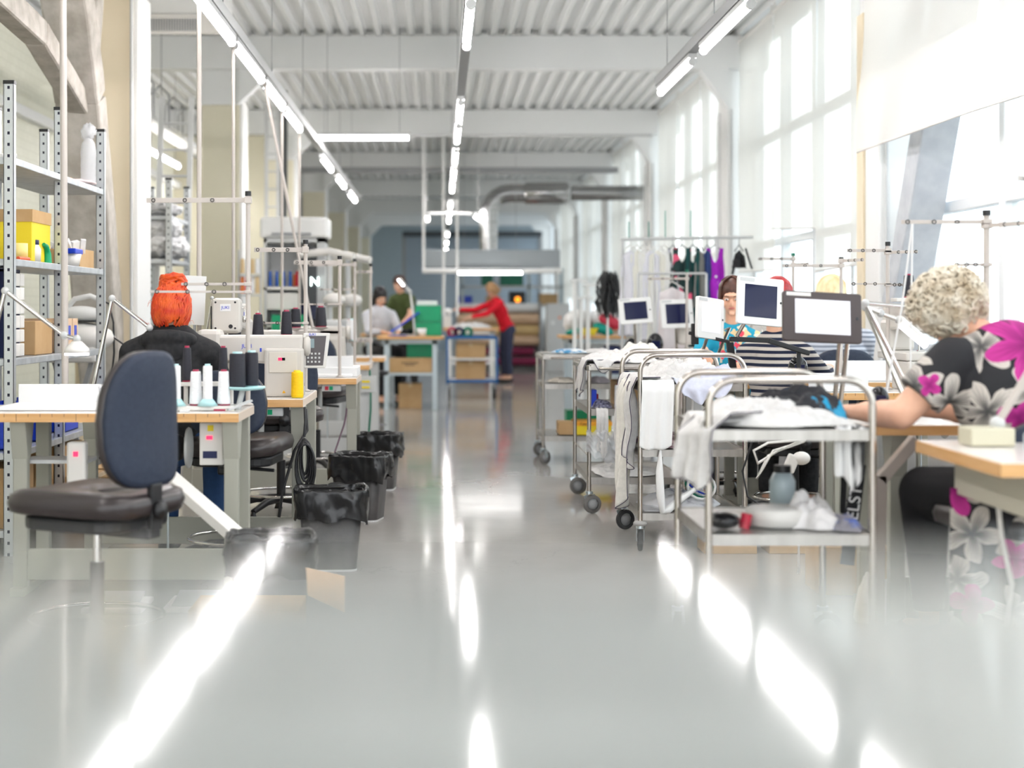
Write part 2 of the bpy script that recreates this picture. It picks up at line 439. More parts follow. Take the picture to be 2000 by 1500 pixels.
# far side of the glass: a pale block across the yard
# ---------------------------------------------------------------- ceiling lights
def tube_lamp(p0, p1, group, label, r=.022, wires=False, glow='led'):
    p0 = Vector(p0); p1 = Vector(p1); d = (p1 - p0).normalized()
    t = thing('led_tube_lamp', label, 'lamp', (p0 + p1) / 2, 0, group)
    part('housing', B().bar(p0 + Vector((0, 0, .04)), p1 + Vector((0, 0, .04)), .055, .03), M['ltgrey'], t, True)
    b = B(); b.tube([p0 + d * .02, p1 - d * .02], r, 10)
    part('tube', b, M[glow], t, True)
    part('end_cap', B().cyl(p0, p0 + d * .03, r * 1.25), M['ltgrey'], t, True)
    part('end_cap', B().cyl(p1 - d * .03, p1, r * 1.25), M['ltgrey'], t, True)
    if wires:
        for k in (.12, .88): q = p0.lerp(p1, k); part('hanging_wire', B().cyl(q + Vector((0, 0, .05)), (q.x, q.y, 4.25), .0035, n=6), M['grey'], t, True)
LZ = 2.87
rails = [('left', -1.3, -5, 23.6, [(-4.4, -2.9), (-1.9, -.4), (.6, 2.1), (3.0, 4.5), (4.7, 6.15), (6.25, 7.75), (7.85, 9.3), (9.37, 10.83), (10.96, 12.3), (12.4, 13.8), (16.3, 17.8), (18.7, 20.2), (21.2, 22.8)]),  # each rail: unseen tubes around the camera added to light the foreground
         ('middle', .17, -5, 46, [(-4.4, -2.9), (-1.9, -.4), (.6, 2.1), (4.9, 6.3), (8.1, 9.45), (11.96, 13.1), (13.5, 14.8), (15.6, 16.9), (17.6, 19), (19.5, 20.9), (23, 24.2), (25, 26.2), (27, 28.2), (32, 33.4), (36, 37.5), (40, 41.5), (44, 45.5)]),
         ('right', 1.7, -5, 11.5, [(-4.4, -2.9), (-1.9, -.4), (.6, 2.1), (2.7, 4.2), (4.4, 5.9), (6.35, 7.85), (8.1, 9.6), (9.98, 11.45)])]
for nm, x, y0, y1, ts in rails:
    t = thing('light_rail', {'left': 'long grey ceiling light rail on the left, nearest the columns', 'middle': 'long grey ceiling light rail down the middle of the hall', 'right': 'short grey ceiling light rail on the right, nearest the windows'}[nm], 'light rail', (x, (y0 + y1) / 2, LZ + .06))
    b = B(); b.box(x - .035, x + .035, y0, y1, LZ + .06, LZ + .13)
    part('trunking', b, M['grey'] if nm != 'left' else M['ltgrey'], t, True, bevel=.004)
    y = y0 + .9
    while y < y1:
        part('hanging_wire', B().cyl((x, y, LZ + .13), (x, y, 4.2), .0035, n=6), M['grey'], t, True); y += 2.6 if nm != 'right' else 1.9
    for a, c in ts:
        tube_lamp((x, a, LZ), (x, c, LZ), 'tube lights on the %s rail' % nm, 'white LED tube light fixed under the %s ceiling rail' % nm)
tube_lamp((-1.335, 16, 3.05), (-.31, 16, 3.05), None, 'single white LED tube light hung crosswise near the left rail', wires=True)
# rear frame with hanging lights
for x, lb in ((-.2, 'left'), (.52, 'right')):
    xx = x; dx = 0 if lb == 'left' else .15
    tube_lamp((xx, 23.2, 2.68), (xx + dx, 24.5, 2.68), None, 'short white tube light hanging at the %s end of the rear crossbar' % lb, r=.026, glow='led2')
b = B().tube([(-.25, 24, 2.76), (.8, 24, 2.76)], .02)
t = thing('hanging_light_frame', 'white crossbar frame hung on wires above the rear cutting area', 'frame', (.3, 24, 2.7))
part('crossbar', b, M['white'], t, True)
for x in (-.22, .62): part('wire', B().cyl((x, 24, 2.76), (x, 24, 4.2), .006, n=6), M['white'], t, True)
t = thing('cutting_table_gantry', 'white pipe gantry with grey panel hung over the rear cutting table', 'gantry', (.8, 23, 1.8))
part('panel', B().box(-.27, 1.88, 23.2, 23.3, 1.86, 2.14), mat('mid_grey_panel', (.3, .33, .35), .5), t, True, bevel=.01)
part('pipe', B().cyl((-.27, 22.9, 1.8), (1.88, 22.9, 1.8), .04), M['white'], t, True)
for x in (-.25, .06, .27): part('post', B().cyl((x, 23, 1.1 if x > 0 else 1.8), (x, 23, 4.19), .02), M['white'] if x < .1 or x > .2 else mat('lilac_hose', (.42, .4, .6), .5), t, True)
tube_lamp((.25, 22.6, 1.76), (1.28, 22.6, 1.76), None, 'horizontal white tube light under the rear gantry pipe', r=.022, wires=True, glow='led2')
# spiral duct
b = B(); pts = [(.78, 23.8, 2.15), (.78, 23.8, 2.6)]
for k in range(6):
    a = R(90 * k / 5); pts.append((1.13 - .35 * math.cos(a), 23.8, 2.72 + .35 * math.sin(a)))
pts += [(1.45, 23.8, 3.07), (1.9, 23.8, 3.07)]
b.tube(pts, .145, 20)
t = thing('ventilation_duct', 'large silver ventilation duct bending down near the rear windows', 'duct', (.8, 23.8, 2.2))
M['ductm'] = noisy('shiny_duct_metal', (.28, .28, .28), (.5, .5, .5), 3, .22, 1, stretch=(.2, .2, 14))
part('elbow', b, M['ductm'], t, True)
b = B().lathe([(.14, 0), (.175, .03), (.175, .68), (.14, .72)], (1.35, 23.8, 3.07), (1, 0, 0)); part('silencer', b, M['ductm'], t, True)
b = B().cyl((2.1, 23.8, 3.07), (3.35, 23.8, 3.07), .12, n=20); part('straight_duct', b, M['ductm'], t, True)
b = B()
for z in (2.3, 2.6): b.tube([(.78 + .15 * math.cos(k / 10 * 2 * PI), 23.8 + .15 * math.sin(k / 10 * 2 * PI), z) for k in range(10)], .008, 5, True)
part('clamp_ring', b, M['ductm'], t, True)
b = B(); b.cyl((-4, 25, 3.55), (3, 25, 3.55), .05, n=12); single('water_pipe', b, M['grey'], 'grey pipe running crosswise under the rear ceiling', 'pipe')
single('water_pipe', B().cyl((-1.1, 18.9, 3.42), (2.7, 18.9, 3.42), .02, n=10), M['ltgrey'], 'thin grey pipe running crosswise behind the crosswise tube light', 'pipe')

# ---------------------------------------------------------------- blinds
def blind(y0, y1, z0, z1, label, x=3.27, slack=.03, seed=0, skew=0, group='white roller blinds on the far windows'):
    def fn(u, v):
        y = y0 + (y1 - y0) * u; zb = z0 + skew * (u - .5)
        z = zb + (z1 - zb) * v
        k = (1 - v) ** 1.5
        return Vector((x + slack * k * math.sin(u * 4.1 + seed) + slack * .6 * nz(u * 3 + seed, v * 3), y, z))
    t = thing('roller_blind', label, 'blind', (x, (y0 + y1) / 2, z0), 0, group)
    b = B(); b.grid(fn, 20, 20); part('fabric', b, M['blind'], t, True)
    part('bottom_bar', B().tube([fn(u / 20, 0) for u in range(21)], .009, 6), M['offwhite'], t, True)
    part('roller', B().cyl((x, y0, z1 + .02), (x, y1, z1 + .02), .022), M['offwhite'], t, True)
    for y in (y0 + .05, y1 - .05): part('bracket', B().box(x - .01, x + .01, y - .02, y + .02, z1 + .02, 4.2), M['offwhite'], t, True)
blind(5.2, 10.62, 2.33, 4.1, 'huge slack white blind on the nearest window, lower edge showing', x=3.05, slack=.07, seed=1, group=None)
n = 0
for j, (ya, yb) in enumerate(((11.2, 16.25), (16.85, 22.2), (22.9, 28.2), (28.9, 34.2), (34.9, 40.2))):
    names = ['second', 'third', 'fourth', 'fifth', 'sixth']
    for i in range(3):
        y0 = ya + (yb - ya) * i / 3; y1 = ya + (yb - ya) * (i + 1) / 3
        drop = [1.55, 1.95, 1.6][i] if j == 0 else [1.2, 1.35, 1.5][(i + j) % 3]
        blind(y0 + .02, y1 - .02, drop, 4.1, 'white translucent roller blind, %s panel in the %s window bay' % (['nearest', 'middle', 'farthest'][i], names[j]), seed=j * 3 + i, slack=.02, skew=[-.04, .08, .02][i])
        b = None

# ---------------------------------------------------------------- concrete braces
def brace(x, pts, wy, wx, m, seed=0):
    b = B()
    for (ya, za), (yb, zb) in zip(pts, pts[1:]):
        n = 10; d = Vector((0, yb - ya, zb - za)).normalized(); u = Vector((0, -d.z, d.y))
        def ring(k):
            p = Vector((x, ya + (yb - ya) * k / n, za + (zb - za) * k / n)); out = []
            for s, q in ((-1, -1), (-1, 1), (1, 1), (1, -1)):
                j = .012 * nz(k * 1.7 + seed, s * 2.1, q * 3.3)
                out.append(p + u * (s * wy / 2 + j) + Vector((q * wx / 2 + j, 0, 0)))
            return out
        vs = []; [vs.extend(ring(k)) for k in range(n + 1)]
        b.add(vs, [(4 * k + i, 4 * k + (i + 1) % 4, 4 * k + 4 + (i + 1) % 4, 4 * k + 4 + i) for k in range(n) for i in range(4)] + [(3, 2, 1, 0), (4 * n, 4 * n + 1, 4 * n + 2, 4 * n + 3)])
    return b
b = brace(-2.42, [(10.95, 0), (10.0, 2.62), (9.6, 3.3), (9.1, 4.19)], .25, .3, M['concrete'])
b2 = brace(-2.42, [(10.05, 2.55), (8.9, 2.86), (6.0, 3.05)], .15, .14, M['concrete'], 5); b.add(b2.v, b2.f)
b2 = brace(-2.44, [(10.02, 2.6), (10.55, 4.19)], .2, .2, M['concrete'], 9); b.add(b2.v, b2.f)
struct('column_brace', b, M['concrete'], bevel=.02)
struct('column_brace', brace(3.3, [(10.95, .5), (9.0, 4.1)], .24, .24, M['concrete2'], 3), M['concrete2'], bevel=.012)

# ---------------------------------------------------------------- left background
t = thing('cassette_air_conditioner', 'flat ceiling air conditioner with perforated grille behind the first column', 'air conditioner', (-2.35, 13.2, 3.72))
part('housing', B().box(-2.7, -1.84, 12.6, 13.2, 3.7, 4.19), M['white'], t, True, bevel=.02)
b = B(); b.box(-2.7, -1.84, 12.56, 12.62, 3.54, 3.7); part('front_frame', b, M['offwhite'], t, True, bevel=.004)
b = B()
for k in range(26):
    x = -2.6 + k * .022; b.box(x, x + .012, 12.552, 12.562, 3.56, 3.66)
part('grille', b, M['grey'], t, True)
def ladder(x, y, z0, z1, wd, label, lean=0, step=.25, m='ltgrey', ends=False):
    t = thing('ladder', label, 'ladder', (x, y, z0))
    for s in (-1, 1):
        part('side_rail', B().bar((x + s * wd / 2, y - lean, z0), (x + s * wd / 2, y, z1), .025, .05), M[m], t, True)
    b = B(); z = z0 + .2
    while z < z1 - .05:
        k = (z - z0) / (z1 - z0); yy = y - lean * (1 - k); part('rung', B().cyl((x - wd / 2, yy, z), (x + wd / 2, yy, z), .012, n=8), M[m], t, True); z += step
ladder(-2.48, 14, 0, 3.2, .28, 'aluminium ladder standing in the gap behind the first column', lean=.5)
ladder(-2.28, 20.2, 0, 4.0, .16, 'narrow fixed wall ladder beside the black pipe', step=.24)
single('vertical_pipe', B().box(-2.2, -2.09, 20.3, 20.4, 2.3, 4.2), mat('dark_pipe', (.05, .055, .055), .5), 'black square drain pipe beside the fixed wall ladder', 'pipe')
b = B().tube([(-2.75, 16.95, 3.45), (-2.4, 16.95, 3.45), (-2.25, 16.95, 3.4), (-2.22, 16.95, 3.3)], .03)
t = thing('cable_tray', 'white cable tray running back along the left aisle ceiling', 'cable tray', (-2.95, 16, 3.2))
part('tray', B().box(-3.1, -2.9, 12, 21, 3.12, 3.18), M['ltgrey'], t, True)
for y in (13, 16, 19): part('hanging_rod', B().cyl((-3, y, 3.18), (-3, y, 4.2), .006, n=6), M['grey'], t, True)
for k in range(10): part('bracket', B().tube([(-3.1, 12.5 + k * .85, 3.15), (-3.1, 12.5 + k * .85, 3.5), (-3.0, 12.5 + k * .85, 3.6), (-2.9, 12.5 + k * .85, 3.5), (-2.9, 12.5 + k * .85, 3.15)], .01, 5), M['grey'], t, True)
tube_lamp((-3.2, 16.2, 2.95), (-3.2, 18.2, 2.95), None, 'white tube light in the left aisle behind the ladder', wires=True)
tube_lamp((-3.3, 21, 2.7), (-3.3, 22, 2.7), None, 'white tube light in the left aisle seen beyond the second column', wires=True)

# drop poles from the left rail
def drop(name, pts, label, r=.011, m='stand', group=None):
    single(name, B().tube(pts, r, 8), M[m], label, 'pole' if 'pole' in name else 'cable', group)
drop('cable_drop_pole', [(-1.7, 6.74, .772), (-1.72, 6.74, 4.18)], 'tall white power pole rising from the nearest left sewing table', .016)
drop('cable_drop_pole', [(-1.3, 8.02, .9), (-1.3, 8.02, LZ + .06)], 'slim white power pole dropping beside the red-haired woman', .013)
drop('cable_drop_pole', [(-1.3, 9.35, 1.2), (-1.3, 9.35, LZ + .06)], 'slim white power pole dropping just right of the beige column face')
drop('cable_drop_pole', [(-.93, 10.9, 1.05), (-1.3, 10.9, LZ + .06)], 'white power pole slanting down from the left light rail')
drop('cable_drop_pole', [(-1.31, 12.33, 1.05), (-1.31, 12.33, LZ + .06)], 'thin white power pole dropping behind the slanting one')
drop('cable_drop_pole', [(-1.31, 13.85, .772), (-1.31, 13.85, LZ + .06)], 'thin white power pole dropping above the tall thread cabinet')
drop('wall_conduit', [(-2.2, 10.6, .4), (-2.2, 10.6, 4.19)], 'thin grey cable conduit on the corner of the nearest beige column', .014, 'ltgrey')

# ---------------------------------------------------------------- metal shelf units
def perf_mat():
    m = mat('perforated_galvanised_steel', (.55, .58, .6), .38, .7)
    nt, N, L, b = nodes(m)
    tc = N.new('ShaderNodeTexCoord'); sp = N.new('ShaderNodeSeparateXYZ'); L.new(tc.outputs['Object'], sp.inputs[0])
    def per(src, period, wid, off=0):
        a = N.new('ShaderNodeMath'); a.operation = 'ADD'; a.inputs[1].default_value = off + 100 * period; L.new(src, a.inputs[0])
        q = N.new('ShaderNodeMath'); q.operation = 'MODULO'; q.inputs[1].default_value = period; L.new(a.outputs[0], q.inputs[0])
        g = N.new('ShaderNodeMath'); g.operation = 'LESS_THAN'; g.inputs[1].default_value = wid; L.new(q.outputs[0], g.inputs[0]); return g.outputs[0]
    z = per(sp.outputs['Z'], .0555, .015)
    ax = N.new('ShaderNodeMath'); ax.operation = 'ABSOLUTE'; L.new(sp.outputs['X'], ax.inputs[0])
    lx = N.new('ShaderNodeMath'); lx.operation = 'COMPARE'; lx.inputs[1].default_value = 0; lx.inputs[2].default_value = .006; L.new(sp.outputs['X'], lx.inputs[0])
    mu = N.new('ShaderNodeMath'); mu.operation = 'MULTIPLY'; L.new(z, mu.inputs[0]); L.new(lx.outputs[0], mu.inputs[1])
    mx = N.new('ShaderNodeMix'); mx.data_type = 'RGBA'; mx.inputs['A'].default_value = (.58, .61, .63, 1); mx.inputs['B'].default_value = (.03, .03, .05, 1)
    L.new(mu.outputs[0], mx.inputs['Factor']); L.new(mx.outputs['Result'], b.inputs['Base Color']); return m
M['perf'] = perf_mat()
def shelf_unit(x0, x1, ys, h, levels, label, skip=()):
    t = thing('shelf_unit', label, 'shelf', ((x0 + x1) / 2, (ys[0] + ys[-1]) / 2, 0))
    for y in ys:
        for x in (x0, x1):
            b = B(); b.T = None; s = .05
            b.box(-s / 2, s / 2, -.02, -.017, 0, h); b.box(-s / 2, -s / 2 + .003, -.02, .02, 0, h); b.box(s / 2 - .003, s / 2, -.02, .02, 0, h)
            o = part('upright', b, M['perf'], t); o.location = (x - (x0 + x1) / 2, y - (ys[0] + ys[-1]) / 2, 0)
            c = part('end_cap', B().box(-s / 2 - .002, s / 2 + .002, -.022, .022, h, h + .018), M['black'], o)
    for z in levels:
        part('shelf_board', B().box(x0, x1 + .02, ys[0], ys[-1], z - .035, z), M['galv'], t, True, bevel=.003)
    return t
shelf_unit(-2.45, -2.1, (7.25, 8.2, 9.2), 2.3, (.12, .5, .96, 1.45, 1.945), 'tall galvanised shelf rack with perforated uprights on the left edge')
shelf_unit(-2.62, -2.3, (12.6, 13.5), 2.3, (.4, .95, 1.63, 2.0), 'galvanised shelf rack of white plastic bags behind the first column')
# box helper
def carton(x0, x1, y0, y1, z0, z1, label, m='card', cat='box', name='cardboard_box', flap=True, group=None, tape=True):
    t = thing(name, label, cat, ((x0 + x1) / 2, (y0 + y1) / 2, z0), 0, group)
    part('body', B().box(x0, x1, y0, y1, z0, z1), M[m], t, True, bevel=.003)
    if tape: part('tape', B().box((x0 + x1) / 2 - .025, (x0 + x1) / 2 + .025, y0 - .001, y1 + .001, z1 - .04, z1 + .001), mat('packing_tape', (.55, .4, .22), .3), t, True)
    return t
def cone(x, y, z, col='black', h=.115, r=.028, label=None, group=None, cap='redtip', style='cone'):
    t = thing('thread_cone', label, 'thread', (x, y, z), 0, group)
    m = {'black': 'thread_black', 'white': 'thread_white', 'yellow': 'thread_yellow', 'blue': 'thread_blue', 'red': 'thread_red', 'grey': 'thread_grey', 'lime': 'thread_lime', 'orange': 'thread_orange', 'pink': 'thread_pink', 'tan': 'thread_tan'}[col]
    c = {'black': (.012, .012, .02), 'white': (.78, .78, .8), 'yellow': (.85, .5, .0), 'blue': (.02, .1, .42), 'red': (.6, .02, .05), 'grey': (.45, .47, .5), 'lime': (.6, .75, .02), 'orange': (.6, .16, .04), 'pink': (.75, .04, .15), 'tan': (.6, .45, .25)}[col]
    mm = noisy(m, c, tuple(min(1, v * 1.25 + .004) for v in c), 60, .6, bump=.2, stretch=(1, 1, 12))
    rt = r * (.78 if style == 'cone' else .95)
    part('thread', B().lathe([(.001, .006), (r, .006), (r * 1.02, .012), (rt, h - .006), (rt * .93, h), (.001, h)], n=20), mm, t)
    part('spool_core', B().lathe([(.001, 0), (r * .96, 0), (r * .96, .006), (r * .5, .007), (rt * .62, h - .002), (rt * .6, h + .008), (.001, h + .008)], n=16), M[cap], t)
    return t
def label_patch(t, x0, x1, y, z0, z1, m, name='printed_label'):
    return part(name, B().box(x0, x1, y - .0015, y, z0, z1), M[m], t, True)
# items on the left rack
t = carton(-2.42, -2.13, 7.75, 8.12, 1.45, 1.72, 'yellow and brown packet box on the second shelf of the left rack', 'yellow')
part('lid', B().box(-2.425, -2.125, 7.745, 8.125, 1.66, 1.725), M['card'], t, True)
cone(-2.24, 7.42, 1.45, 'white', .12, .035, 'white thread cone at the near end of the left rack shelf')
cone(-2.3, 7.52, 1.45, 'black', .13, .035, 'black thread cone behind the yellow tape roll on the left rack', cap='black')
t = thing('tape_roll', 'wide yellow tape roll lying on the left rack shelf', 'tape', (-2.16, 7.6, 1.45))
part('tape', B().lathe([(.02, 0), (.05, 0), (.05, .09), (.02, .09)], n=24), mat('pale_yellow_tape', (.75, .62, .22), .5), t)
part('core', B().lathe([(.019, .0), (.021, 0), (.021, .091), (.019, .091)], n=16), M['card'], t)
t = thing('glue_bottle', 'clear squeeze bottle with long white nozzle on the left rack', 'bottle', (-2.14, 7.84, 1.45))
part('bottle', B().lathe([(.001, 0), (.032, .003), (.034, .07), (.02, .095), (.001, .096)]), M['offwhite'], t)
part('cap', B().lathe([(.022, .093), (.024, .095), (.024, .118), (.012, .12)]), M['navy'], t); part('nozzle', B().cyl((0, 0, .118), (0, 0, .18), .008, .002), M['white'], t)
single('marker_pen', B().cyl((-2.13, 7.5, 1.46), (-2.11, 7.62, 1.46), .01), mat('orange_plastic', (.8, .12, .04), .4), 'orange and black marker lying on the left rack shelf', 'marker')
single('spray_gun', B().tube([(-2.12, 8.02, 1.45), (-2.12, 8.02, 1.5), (-2.12, 8.0, 1.54), (-2.12, 7.95, 1.55)], [.025, .022, .015, .01]), M['green'], 'small green spray bottle beside the glue bottle', 'bottle')
single('thread_carton', B().box(-2.4, -2.2, 7.3, 7.42, 1.45, 1.55), M['cardlt'], 'pale carton at the nearest end of the second rack shelf', 'box', bevel=.003)
t = carton(-2.4, -2.12, 8.75, 9.1, 1.45, 1.56, 'open cardboard box of small white packets on the left rack', tape=False)
b = B()
for k in range(6): b.cbox((-2.33 + .04 * k, 8.8 + .03 * (k % 3), 1.57 + .01 * (k % 2)), (.05, .08, .03), (.3 * k, .2, k))
part('packets', b, M['paperw'], t, True)
t = thing('plastic_tub', 'clear plastic tub with blue lid beside the middle upright', 'tub', (-2.13, 8.52, 1.45))
part('tub', B().lathe([(.001, 0), (.06, 0), (.075, .07), (.07, .07)], n=4), M['offwhite'], t); part('lid', B().box(-.06, .06, -.08, .1, .07, .1), M['blue'], t, bevel=.006)
b = B()
for k in range(5): b.cbox((-2.25 + nz(k * 3.1) * .05, 8.4 + k * .13, 1.953 + .006 * k % .01), (.2, .16, .008), (0, 0, nz(k * 1.3) * .8))
single('paper_patterns', b, M['card'], 'flat pile of brown paper patterns on the top rack shelf', 'paper')
single('fabric_scrap', B().ell((-2.18, 8.95, 1.965), (.1, .16, .02), fn=lambda d: 1 + .25 * nz(d.x * 3, d.y * 3)), cloth('pinkish_cloth', (.7, .58, .58)), 'pale pink fabric scrap draped on the top rack shelf', 'fabric')
single('fabric_roll_scrap', B().cyl((-2.3, 7.5, 1.97), (-2.15, 7.55, 1.97), .022), M['clothw'], 'small white rolled scrap on the top rack shelf', 'fabric')
t = thing('water_bottle', 'tall clear plastic water bottle on the top rack shelf', 'bottle', (-2.13, 9.0, 1.947))
part('bottle', B().lathe([(.001, 0), (.045, .002), (.048, .02), (.045, .03), (.048, .05), (.045, .07), (.048, .09), (.045, .11), (.048, .13), (.045, .17), (.048, .2), (.04, .26), (.015, .3), (.015, .315)], n=20), M['film'], t)
part('crumpled_bag', B().ell((0, 0, .33), (.045, .045, .05), fn=lambda d: 1 + .4 * nz(d.x * 4, d.y * 4, d.z * 4)), M['film'], t)
t = thing('drawer_organiser', 'tall navy parts organiser with rows of white drawers on the third shelf', 'organiser', (-2.25, 7.55, .962))
part('frame', B().box(-2.43, -2.16, 7.36, 7.38, .962, 1.4).box(-2.43, -2.16, 7.62, 7.64, .962, 1.4).box(-2.43, -2.16, 7.36, 7.64, 1.39, 1.405), M['navy'], t, True)
b = B()
for r_ in range(6):
    for c_ in range(3): part('drawer', B().box(-2.42, -2.13, 7.385 + c_ * .079, 7.385 + c_ * .079 + .073, .965 + r_ * .071, .965 + r_ * .071 + .064), M['offwhite'], t, True, bevel=.004)
single('binder', B().box(-2.43, -2.18, 7.28, 7.34, .962, 1.4), M['navy'], 'dark navy binder standing at the near end of the third shelf', 'binder', bevel=.004)
carton(-2.4, -2.12, 7.78, 8.12, .962, 1.14, 'plain cardboard box in the middle of the third rack shelf')
for k in range(3):
    t = carton(-2.38, -2.12, 8.3 + k * .14, 8.42 + k * .14, .962, 1.15 - .02 * (k == 0), ['pale box with blue label, nearest of three beside the steam iron', 'pale box with blue label, middle of three beside the steam iron', 'pale box with blue label, farthest of three beside the steam iron'][k], 'cardlt', tape=False, group=None)
    part('printed_label', B().box(-2.12, -2.1185, 8.33 + k * .14, 8.385 + k * .14, 1.03, 1.11), M['blue'], t, True)
b = B()
b.prism([(7.3, 0), (8.1, 0), (8.1, .001), (7.3, .001)], 0, .001, 'x')
for j, (yy, zz, w_, lb) in enumerate(((7.5, .502, .26, 'nearest'), (8.0, .502, .3, 'middle'), (8.6, .502, .3, 'farthest'))):
    t = thing('storage_crate', 'blue open-front plastic crate, %s of those on the fourth rack shelf' % lb, 'crate', (-2.26, yy, zz))
    q = B().box(-.15, .13, -w_ / 2, w_ / 2, 0, .01).box(-.15, -.14, -w_ / 2, w_ / 2, 0, .2).box(-.15, .13, -w_ / 2, -w_ / 2 + .01, 0, .2).box(-.15, .13, w_ / 2 - .01, w_ / 2, 0, .2).box(.12, .13, -w_ / 2, w_ / 2, 0, .11)
    part('tray', q, M['blue'], t, bevel=.003); part('rim', B().box(.118, .14, -w_ / 2, w_ / 2, .1, .115), M['blue'], t)
for j, (y0, y1, z0, z1, lb) in enumerate(((7.3, 7.75, .122, .42, 'nearest cardboard box on the bottom rack shelf'), (7.85, 8.15, .122, .4, 'middle cardboard box on the bottom rack shelf'), (8.3, 8.8, .122, .43, 'farthest cardboard box on the bottom rack shelf'))):
    carton(-2.43, -2.12, y0, y1, z0, z1, lb)
for j, (x0, y0, s, h_, lb) in enumerate(((-2.02, 8.0, .34, .3, 'nearest of the cardboard boxes on the floor beside the left rack'), (-1.98, 8.45, .3, .3, 'middle of the cardboard boxes on the floor beside the left rack'), (-1.96, 8.9, .3, .34, 'farthest of the cardboard boxes on the floor beside the left rack'))):
    t = carton(x0, x0 + s, y0, y0 + s, .0, h_, lb); label_patch(t, x0 + s * .6, x0 + s * .8, y0, .12, .22, 'paperw')
# steam iron station
b = B().tube([(-2.15, 9.6, 1.05), (-2.05, 9.6, .98), (-1.98, 9.6, .85), (-2.0, 9.6, .7), (-2.05, 9.62, .55)], .006, 6)
IRC = b
t = thing('ironing_station', 'white ironing station body standing behind the left rack', 'ironing station', (-2.35, 9.65, 0))
part('base', B().ell((-2.35, 9.62, 1.02), (.25, .15, .1)), M['offwhite'], t, True)
part('tank', B().box(-2.55, -2.2, 9.5, 9.75, .86, .96), M['white'], t, True, bevel=.03)
part('power_cord', IRC, M['black'], t, True)
part('stand', B().bar((-2.5, 9.62, 0), (-2.25, 9.62, .88), .03).bar((-2.25, 9.62, 0), (-2.5, 9.62, .88), .03), M['grey'], t, True)
t = thing('steam_iron', 'white steam iron with loop handle resting on the ironing station', 'iron', (-2.3, 9.6, 1.12))
part('sole', B().prism([(-.15, -.055), (.08, -.055), (.12, 0), (.08, .055), (-.15, .055), (-.2, 0)], 0, .012), M['gloss'], t)
part('body', B().ell((-.02, 0, .05), (.15, .055, .055)), M['white'], t)
part('handle', B().tube([(-.12, 0, .08), (-.06, 0, .15), (.04, 0, .17), (.11, 0, .14), (.1, 0, .08)], .018, 10), M['white'], t)
part('cord', B().tube([(.11, 0, .14), (.16, 0, .12), (.19, 0, 0), (.19, .02, -.2), (.17, .02, -.4), (.12, .02, -.55)], .007, 6), M['black'], t)

# plastic bags on second rack
for j, (z, y) in enumerate(((1.632, 12.8), (1.78, 12.8), (1.632, 13.2), (2.002, 12.85))):
    single('plastic_bag', B().ell((-2.4, y, z + (.12 if j < 3 else .06)), (.17, .17, .11 if j < 3 else .06), fn=lambda d, s=j: 1 + .3 * nz(d.x * 6 + s, d.y * 6, d.z * 6), nu=36, nv=24), noisy('crinkled_white_bag', (.75, .75, .76), (.1, .11, .12), 14, .3, lo=.5, hi=.75, bump=.5), ['crinkled white plastic bag, lowest near one on the bag rack', 'crinkled white plastic bag squeezed above the lowest on the bag rack', 'crinkled white plastic bag at the far side of the bag rack', 'flat white plastic bag on the top board of the bag rack'][j], 'bag')
# notice on stand behind red hair
t = thing('notice_board', 'tilted white sheet on a stand right behind the red-haired woman', 'sign', (-1.22, 7.95, .77))
part('sheet', B().cbox((-1.3, 7.85, 1.25), (.12, .01, .26), (.1, .05, .15)), M['paperw'], t, True)
part('clip', B().box(-1.33, -1.31, 7.8, 7.81, 1.2, 1.24), M['navy'], t, True)
part('stem', B().cyl((-1.3, 7.87, .77), (-1.3, 7.87, 1.13), .008), M['grey'], t, True)

# ---------------------------------------------------------------- tall white thread cabinet in the middle left
t = thing('thread_cabinet', 'white open cabinet with thread shelves under an air handling box', 'cabinet', (-1.47, 15.2, 0))
X0, X1, Y0, Y1 = -1.78, -1.16, 15, 15.4
part('frame', B().box(X0, X0 + .03, Y0, Y1, 0, 1.92).box(X1 - .08, X1, Y0, Y1, 0, 1.92).box(X0, X1, Y1 - .02, Y1, 0, 1.92).box(X0, X1, Y0, Y1, 1.88, 1.92), M['ltgrey'], t, True)
for z in (.4, .85, 1.05, 1.43): part('shelf_board', B().box(X0, X1 - .25, Y0, Y1, z - .03, z), M['offwhite'], t, True)
part('drawer', B().box(X0 + .03, X1 - .26, Y0 - .01, Y1, 1.2, 1.37), M['offwhite'], t, True, bevel=.006)
part('mirror_panel', B().box(X1 - .25, X1 - .08, Y0 - .02, Y0, 1.1, 1.8), M['screend'], t, True, bevel=.003)
part('dark_panel', B().prism([(-1.4, 1.25), (-1.4, 1.78), (-1.32, 1.86), (-1.24, 1.8), (-1.24, 1.25)], Y0 - .04, Y0 - .02, 'y'), mat('dark_panel', (.04, .045, .05), .3), t, True)
text_part('N', .13, mat('lit_letter', (1, 1, 1), .4, emit=(.8, 1, .95), es=3), t, (-1.26, 14.95, 1.48), (R(90), 0, 0), .006, 'lit_letter', True)
t = thing('air_handling_box', 'white boxy air unit on top of the thread cabinet', 'air unit', (-1.47, 15.2, 1.925))
part('housing', B().box(-1.82, -1.13, 15, 15.5, 1.925, 2.14), M['white'], t, True, bevel=.03)
part('outlet', B().box(-1.7, -1.3, 14.99, 15.0, 1.95, 1.98), M['grey'], t, True)
cols = ['blue', 'grey', 'blue', 'lime', 'blue', 'grey', 'blue', 'orange', 'red', 'red']
